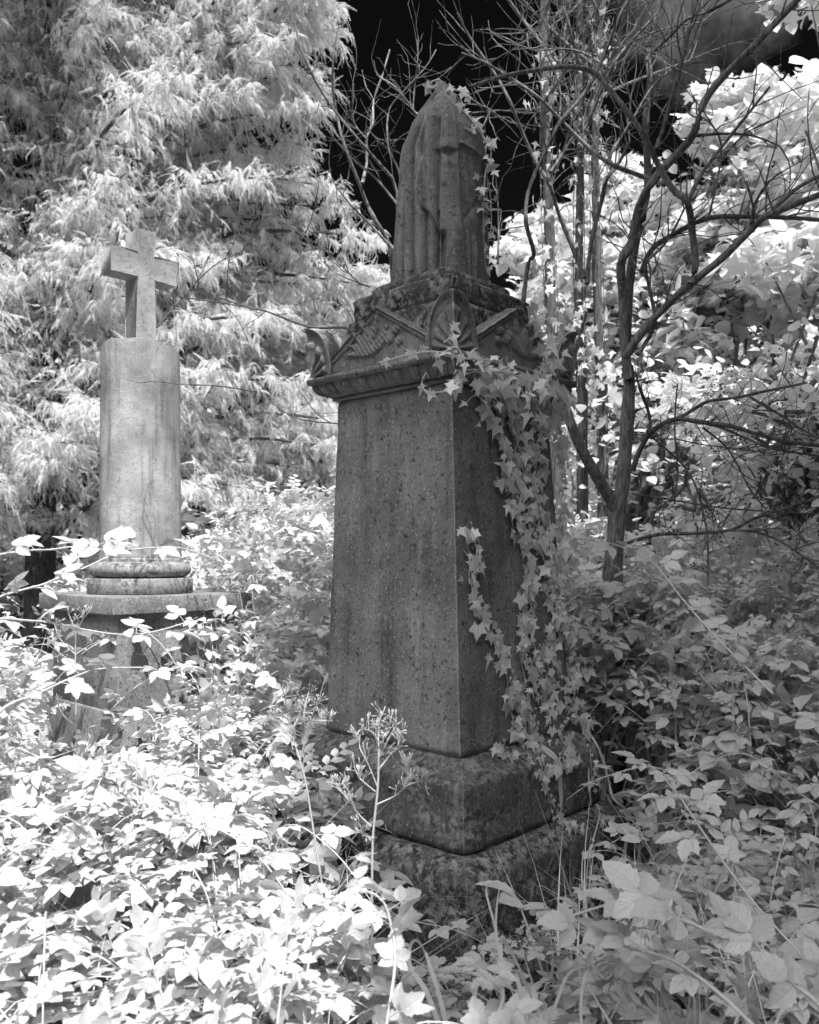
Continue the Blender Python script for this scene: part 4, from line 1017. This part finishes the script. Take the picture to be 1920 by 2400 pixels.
cane('long thorny cane arching across the base of the pale column',vp(K0,[(-900,1900),(-500,1300),(-60,1060),(60,1010),(200,970),(350,930),(480,875),(700,790),(850,720),(1000,670),(1150,640),(1400,630),(1550,660),(1750,730)],[3.6,4.1,4.7]),.17,.17)
cane('upper thorny cane reaching in from the left edge beside the column',vp(K0,[(-900,1500),(-400,800),(-60,700),(250,655),(400,650),(600,625),(750,630),(940,690)],[3.7,4.1,4.5]),.19,.15)
cane('lower thorny cane crossing the granite pedestal',vp(K0,[(-800,1900),(-300,1300),(-60,1210),(250,1225),(430,1240),(600,1280),(900,1330),(1100,1335),(1300,1300),(1500,1240)],[3.3,3.8,4.2]),.15,.14)
cane('bottom left cane rising over the sunlit thicket below the pedestal',vp(K6,[(-200,1100),(0,840),(150,770),(300,700),(430,660),(640,655)],[2.9,3.3,3.8]),.14,.12)
cane('big-leaved bramble spray hanging over the mossy step at lower right',vp(K7,[(1500,2300),(1290,2070),(1050,1890),(900,1810),(750,1730),(560,1680),(430,1650),(250,1700),(130,1710)],[1.75,2.1,2.45]),.16,.075,tilt=.4)
cane('second low bramble spray beside the mossy step',vp(K7,[(1100,2250),(900,2050),(700,1900),(560,1850),(480,1830),(330,1760)],[1.9,2.15,2.3]),.14,.08,tilt=.4)
cane('slim pale cane leaning across the shaded brambles at right',vp(K7,[(1500,2250),(1290,1950),(1000,1620),(800,1340),(700,1190),(600,1080)],[2.2,2.7,3.3]),.13,.12,r=.004)
cane('long slim cane crossing in front of the bare tree foot',vp(K9,[(1400,2200),(1000,1800),(760,1530),(560,1280),(400,1190),(250,1130),(40,1100)],[3.0,3.6,4.2]),.12,.14,r=.004)
cane('bramble spray at the bottom centre in front of the plinth',vp(K3,[(900,1800),(1000,1600),(1060,1440),(1000,1380),(880,1330),(700,1330)],[1.7,1.95,2.3]),.085,.06,r=.004)
cane('bramble spray climbing the lower left corner of the plinth',vp(K3,[(500,1700),(560,1300),(540,1100),(500,1000),(420,960),(300,1000)],[1.9,2.1,2.2]),.095,.05,r=.004)

# branching flower weeds
def weed(label,path,branches,K,Y,r=.0035,den=1.,head=.042):
    q=np.array([P(*K(*p),Y) for p in path]); base=np.array([q[0][0],Y,0]); q=np.concatenate([[base],q]) if q[0][2]>.05 else q
    root=empty('flowering_weed',tuple(base),label=label,cat='weed'); b=MB(); pp=b.tube(q,(r,r*.6),6,smooth=5); hb_=MB(); ends=[]
    for br in branches:
        e=np.array([P(*K(*p),Y+R.uniform(-.04,.04)*i) for i,p in enumerate(br)]); t=b.tube(e,(r*.55,r*.3),4,smooth=4); 
        for _ in range(int(9*den)):
            p=t[R.integers(len(t)//3,len(t))]; d=jit(1,.6)[0]+[0,0,1.0]; d/=np.linalg.norm(d); l=R.uniform(.02,head)
            b.tube([p,p+d*l*.5+jit(1,.004)[0],p+d*l],(r*.2,r*.15),3,smooth=1); ends.append((p+d*l,d))
            for _ in range(2):
                d2=d+jit(1,.5)[0]; d2/=np.linalg.norm(d2); b.tube([p+d*l*.5,p+d*l*.5+d2*l*.5],(r*.2,r*.2),3,smooth=1); ends.append((p+d*l*.5+d2*l*.5,d2))
    for p,d in ends: b.tube([p-d*.001,p+d*.004,p+d*.010],[.001,.0017,.0006],5,smooth=1)
    _rel(b,'flowering_stem',M_STEM,root,base)
    return root
weed('branching seed-headed weed standing before the middle of the plinth',[(455,1300),(455,930),(460,700),(480,500),(485,380),(485,260)],
 [[(475,560),(560,520),(620,470),(690,450)],[(470,500),(400,440),(370,380)],[(450,660),(380,590),(340,530),(290,480)],[(480,480),(440,380),(400,300),(400,240)],[(484,400),(540,330),(600,260)],
  [(484,380),(500,280),(545,180)],[(485,300),(460,230),(420,215)],[(485,280),(485,210),(490,160)],[(600,480),(620,430),(620,380)],[(380,590),(330,470),(300,490)],[(485,350),(530,260),(570,190)],[(450,720),(420,700),(400,680)]],K3,2.35,.0042,1.1)
weed('tall thin seed-headed weed before the granite pedestal',[(330,1200),(325,1000),(320,800),(318,600),(320,500)],
 [[(320,650),(260,600),(200,560),(150,560)],[(318,600),(250,530),(230,470)],[(320,560),(310,480),(290,430)],[(320,600),(380,560),(430,540)],[(322,900),(270,860),(240,800)],[(320,520),(350,450),(380,420)]],K6,3.5,.004,1.)
weed('leaning seed-headed weed left of the obelisk foot',[(1420,1900),(1380,1700),(1330,1400),(1290,1150),(1265,1050)],
 [[(1265,1050),(1220,900),(1200,780),(1180,720)],[(1265,1050),(1300,900),(1340,800),(1370,700)],[(1230,950),(1180,900),(1150,860)],[(1310,880),(1360,880),(1400,880)],[(1290,950),(1280,850),(1300,760)],[(1240,900),(1270,820),(1240,740)]],K6,2.6,.0042,1.)
weed('small seed-headed weed in the shaded brambles right of the obelisk',[(690,900),(680,750),(665,650),(655,560)],[[(660,640),(620,580),(600,530)],[(660,620),(700,570),(720,530)],[(665,650),(720,620),(760,640)],[(655,580),(640,500),(640,470)]],K7,3.9,.004,1.4)
weed('pale seed head rising at the right among shaded brambles',[(930,1000),(930,850),(930,700),(935,640)],[[(930,700),(880,660),(860,620)],[(932,680),(990,650),(1050,640)],[(935,660),(930,600),(940,560)],[(930,720),(1000,700),(1040,690)]],K7,3.7,.004,1.4)

# grass
def blade_T(n=5,bend=.6):
    t=np.linspace(0,1,n+1); w=.012*(1-t**1.5)+.0006; y=t; z=-(bend)*t**2.2
    v=np.stack([np.stack([-w,y,z],1),np.stack([w,y,z],1)],1).reshape(-1,3); f=np.array([(2*i,2*i+1,2*i+3,2*i+2) for i in range(n)])
    return v,f,np.zeros((len(v),2))
BL=[blade_T(6,b_) for b_ in (.4,.8,1.1,1.5)]
def grass(label,xr,yr,n,hf,cond,size):
    x=R.uniform(*xr,n); y=R.uniform(*yr,n); cl_=np.sin(x*9)+np.sin(y*11+x*4)+R.random(n)*2; ok=cl_>.4
    p=np.stack([x,y,gz(x,y)],1); ok&=avoid(p,.03)&cond(x,y,0,960+2000*x/y); p=p[ok]; n=len(p)
    d=jit(n,.28); d[:,2]=1; hz=jit(n,1.); hz[:,2]=0.2; M=frames(p,d,hz,1.); M[:,:,:3]*=(size*R.uniform(.5,1.3,n))[:,None,None]
    b=MB(); idx=R.integers(0,4,n)
    for k in range(4): b.stamp(BL[k],M[idx==k])
    o=b.build('grass',M_GRASS); tag(o,label,'grass',kind='stuff')
grass('long grass blades in shade at the lower right',(.3,2.4),(1.5,4.),2600,hright,lambda x,y,z,px:(px>1250)&(px<2200),.42)
grass('sunlit grass blades among brambles at the lower left',(-2.,.6),(1.4,3.6),3800,hleft,lambda x,y,z,px:(px>-200)&(px<900),.42)
grass('short grass and seedlings at the foot of the plinth',(-.3,.9),(1.5,2.9),1500,hleft,lambda x,y,z,px:(px>800)&(px<1500),.13)
def low_cover(label,xr,yr,n,size,cond,zz=.1):
    x=R.uniform(*xr,n); y=R.uniform(*yr,n); p=np.stack([x,y,gz(x,y)+R.random(n)*zz],1); ok=avoid(p,.0)&cond(x,y,0,960+2000*x/y); p=p[ok]
    b=MB(); leaves_cloud(p,size,[ivyA,ivyB,roundl],b,tilt=.5); o=b.build('ground_cover',M_LEAF,smooth=True); tag(o,label,'ground cover',kind='stuff')
low_cover('small creeping leaves carpeting the ground round the plinth',(-1.,1.8),(1.4,3.6),5200,.035,lambda x,y,z,px:(px>500)&(px<2000))
q=R.random((260,2)); lx=-.96+q[:,0]*.77; ly=-.79+q[:,1]*.17; pw=C+lx[:,None]*E2+ly[:,None]*E1; p=np.stack([pw[:,0],pw[:,1],.155+R.random(260)*.03],1)
b=MB(); leaves_cloud(p,.026,[ivyA,roundl],b); o=b.build('ground_cover',M_LEAF,smooth=True); tag(o,'tiny creeping leaves growing along the top of the mossy step','ground cover',kind='stuff')
def gblade(label,paths,K,Y,w):
    base=P(*K(*paths[0][0]),Y); base[2]=0; root=empty('grass_tuft',tuple(base),label=label,cat='grass tuft')
    b=MB()
    for pts in paths:
        q=np.array([P(*K(*p),Y+.03*i) for i,p in enumerate(pts)]); n=len(q); 
        t=np.linspace(0,n-1,(n-1)*6+1); qq=np.stack([np.interp(t,np.arange(n),q[:,k]) for k in range(3)],1)
        for _ in range(6): qq[1:-1]=(qq[:-2]+2*qq[1:-1]+qq[2:])/4
        d=np.gradient(qq,axis=0); sd=np.cross(d,[.25,-1,.1]); sd/=np.linalg.norm(sd,axis=1)[:,None]+1e-9
        ww=(w*(1-np.linspace(0,1,len(qq))**2)+.0006)[:,None]; b.grid(np.stack([qq-sd*ww-[0,.25*w,0],qq+[0,0,0],qq+sd*ww-[0,.25*w,0]],1))
    _rel(b,'blades',M_GRASS,root,base)
gblade('two arching grass blades bent over before the front corner of the plinth',[[(760,1560),(700,1400),(620,1300),(628,1200),(660,1175),(690,1215),(720,1290)],[(800,1600),(770,1450),(720,1300),(700,1230),(690,1235)]],K3,2.15,.006)
gblade('thin looped grass blade standing against the dark plinth corner',[[(1060,1500),(1050,1350),(1025,1130),(975,960),(985,925),(1045,918)],[(1050,1350),(1020,1130),(1030,1000),(1045,918)]],K3,2.25,.0032)
gblade('broad grass blades folding right of the front plinth corner',[[(1060,1600),(1050,1370),(1043,1200),(1060,1180),(1100,1240),(1180,1420),(1230,1560)],[(1170,1650),(1150,1450),(1110,1330),(1130,1330),(1170,1420)],[(900,1600),(930,1400),(960,1290),(1030,1300)]],K3,2.1,.006)
gblade('curved grass blades by the mossy step at lower right',[[(1420,1700),(1410,1450),(1440,1310),(1470,1330),(1490,1420)],[(1290,1500),(1350,1330),(1420,1300),(1460,1310)]],K3,2.1,.004)
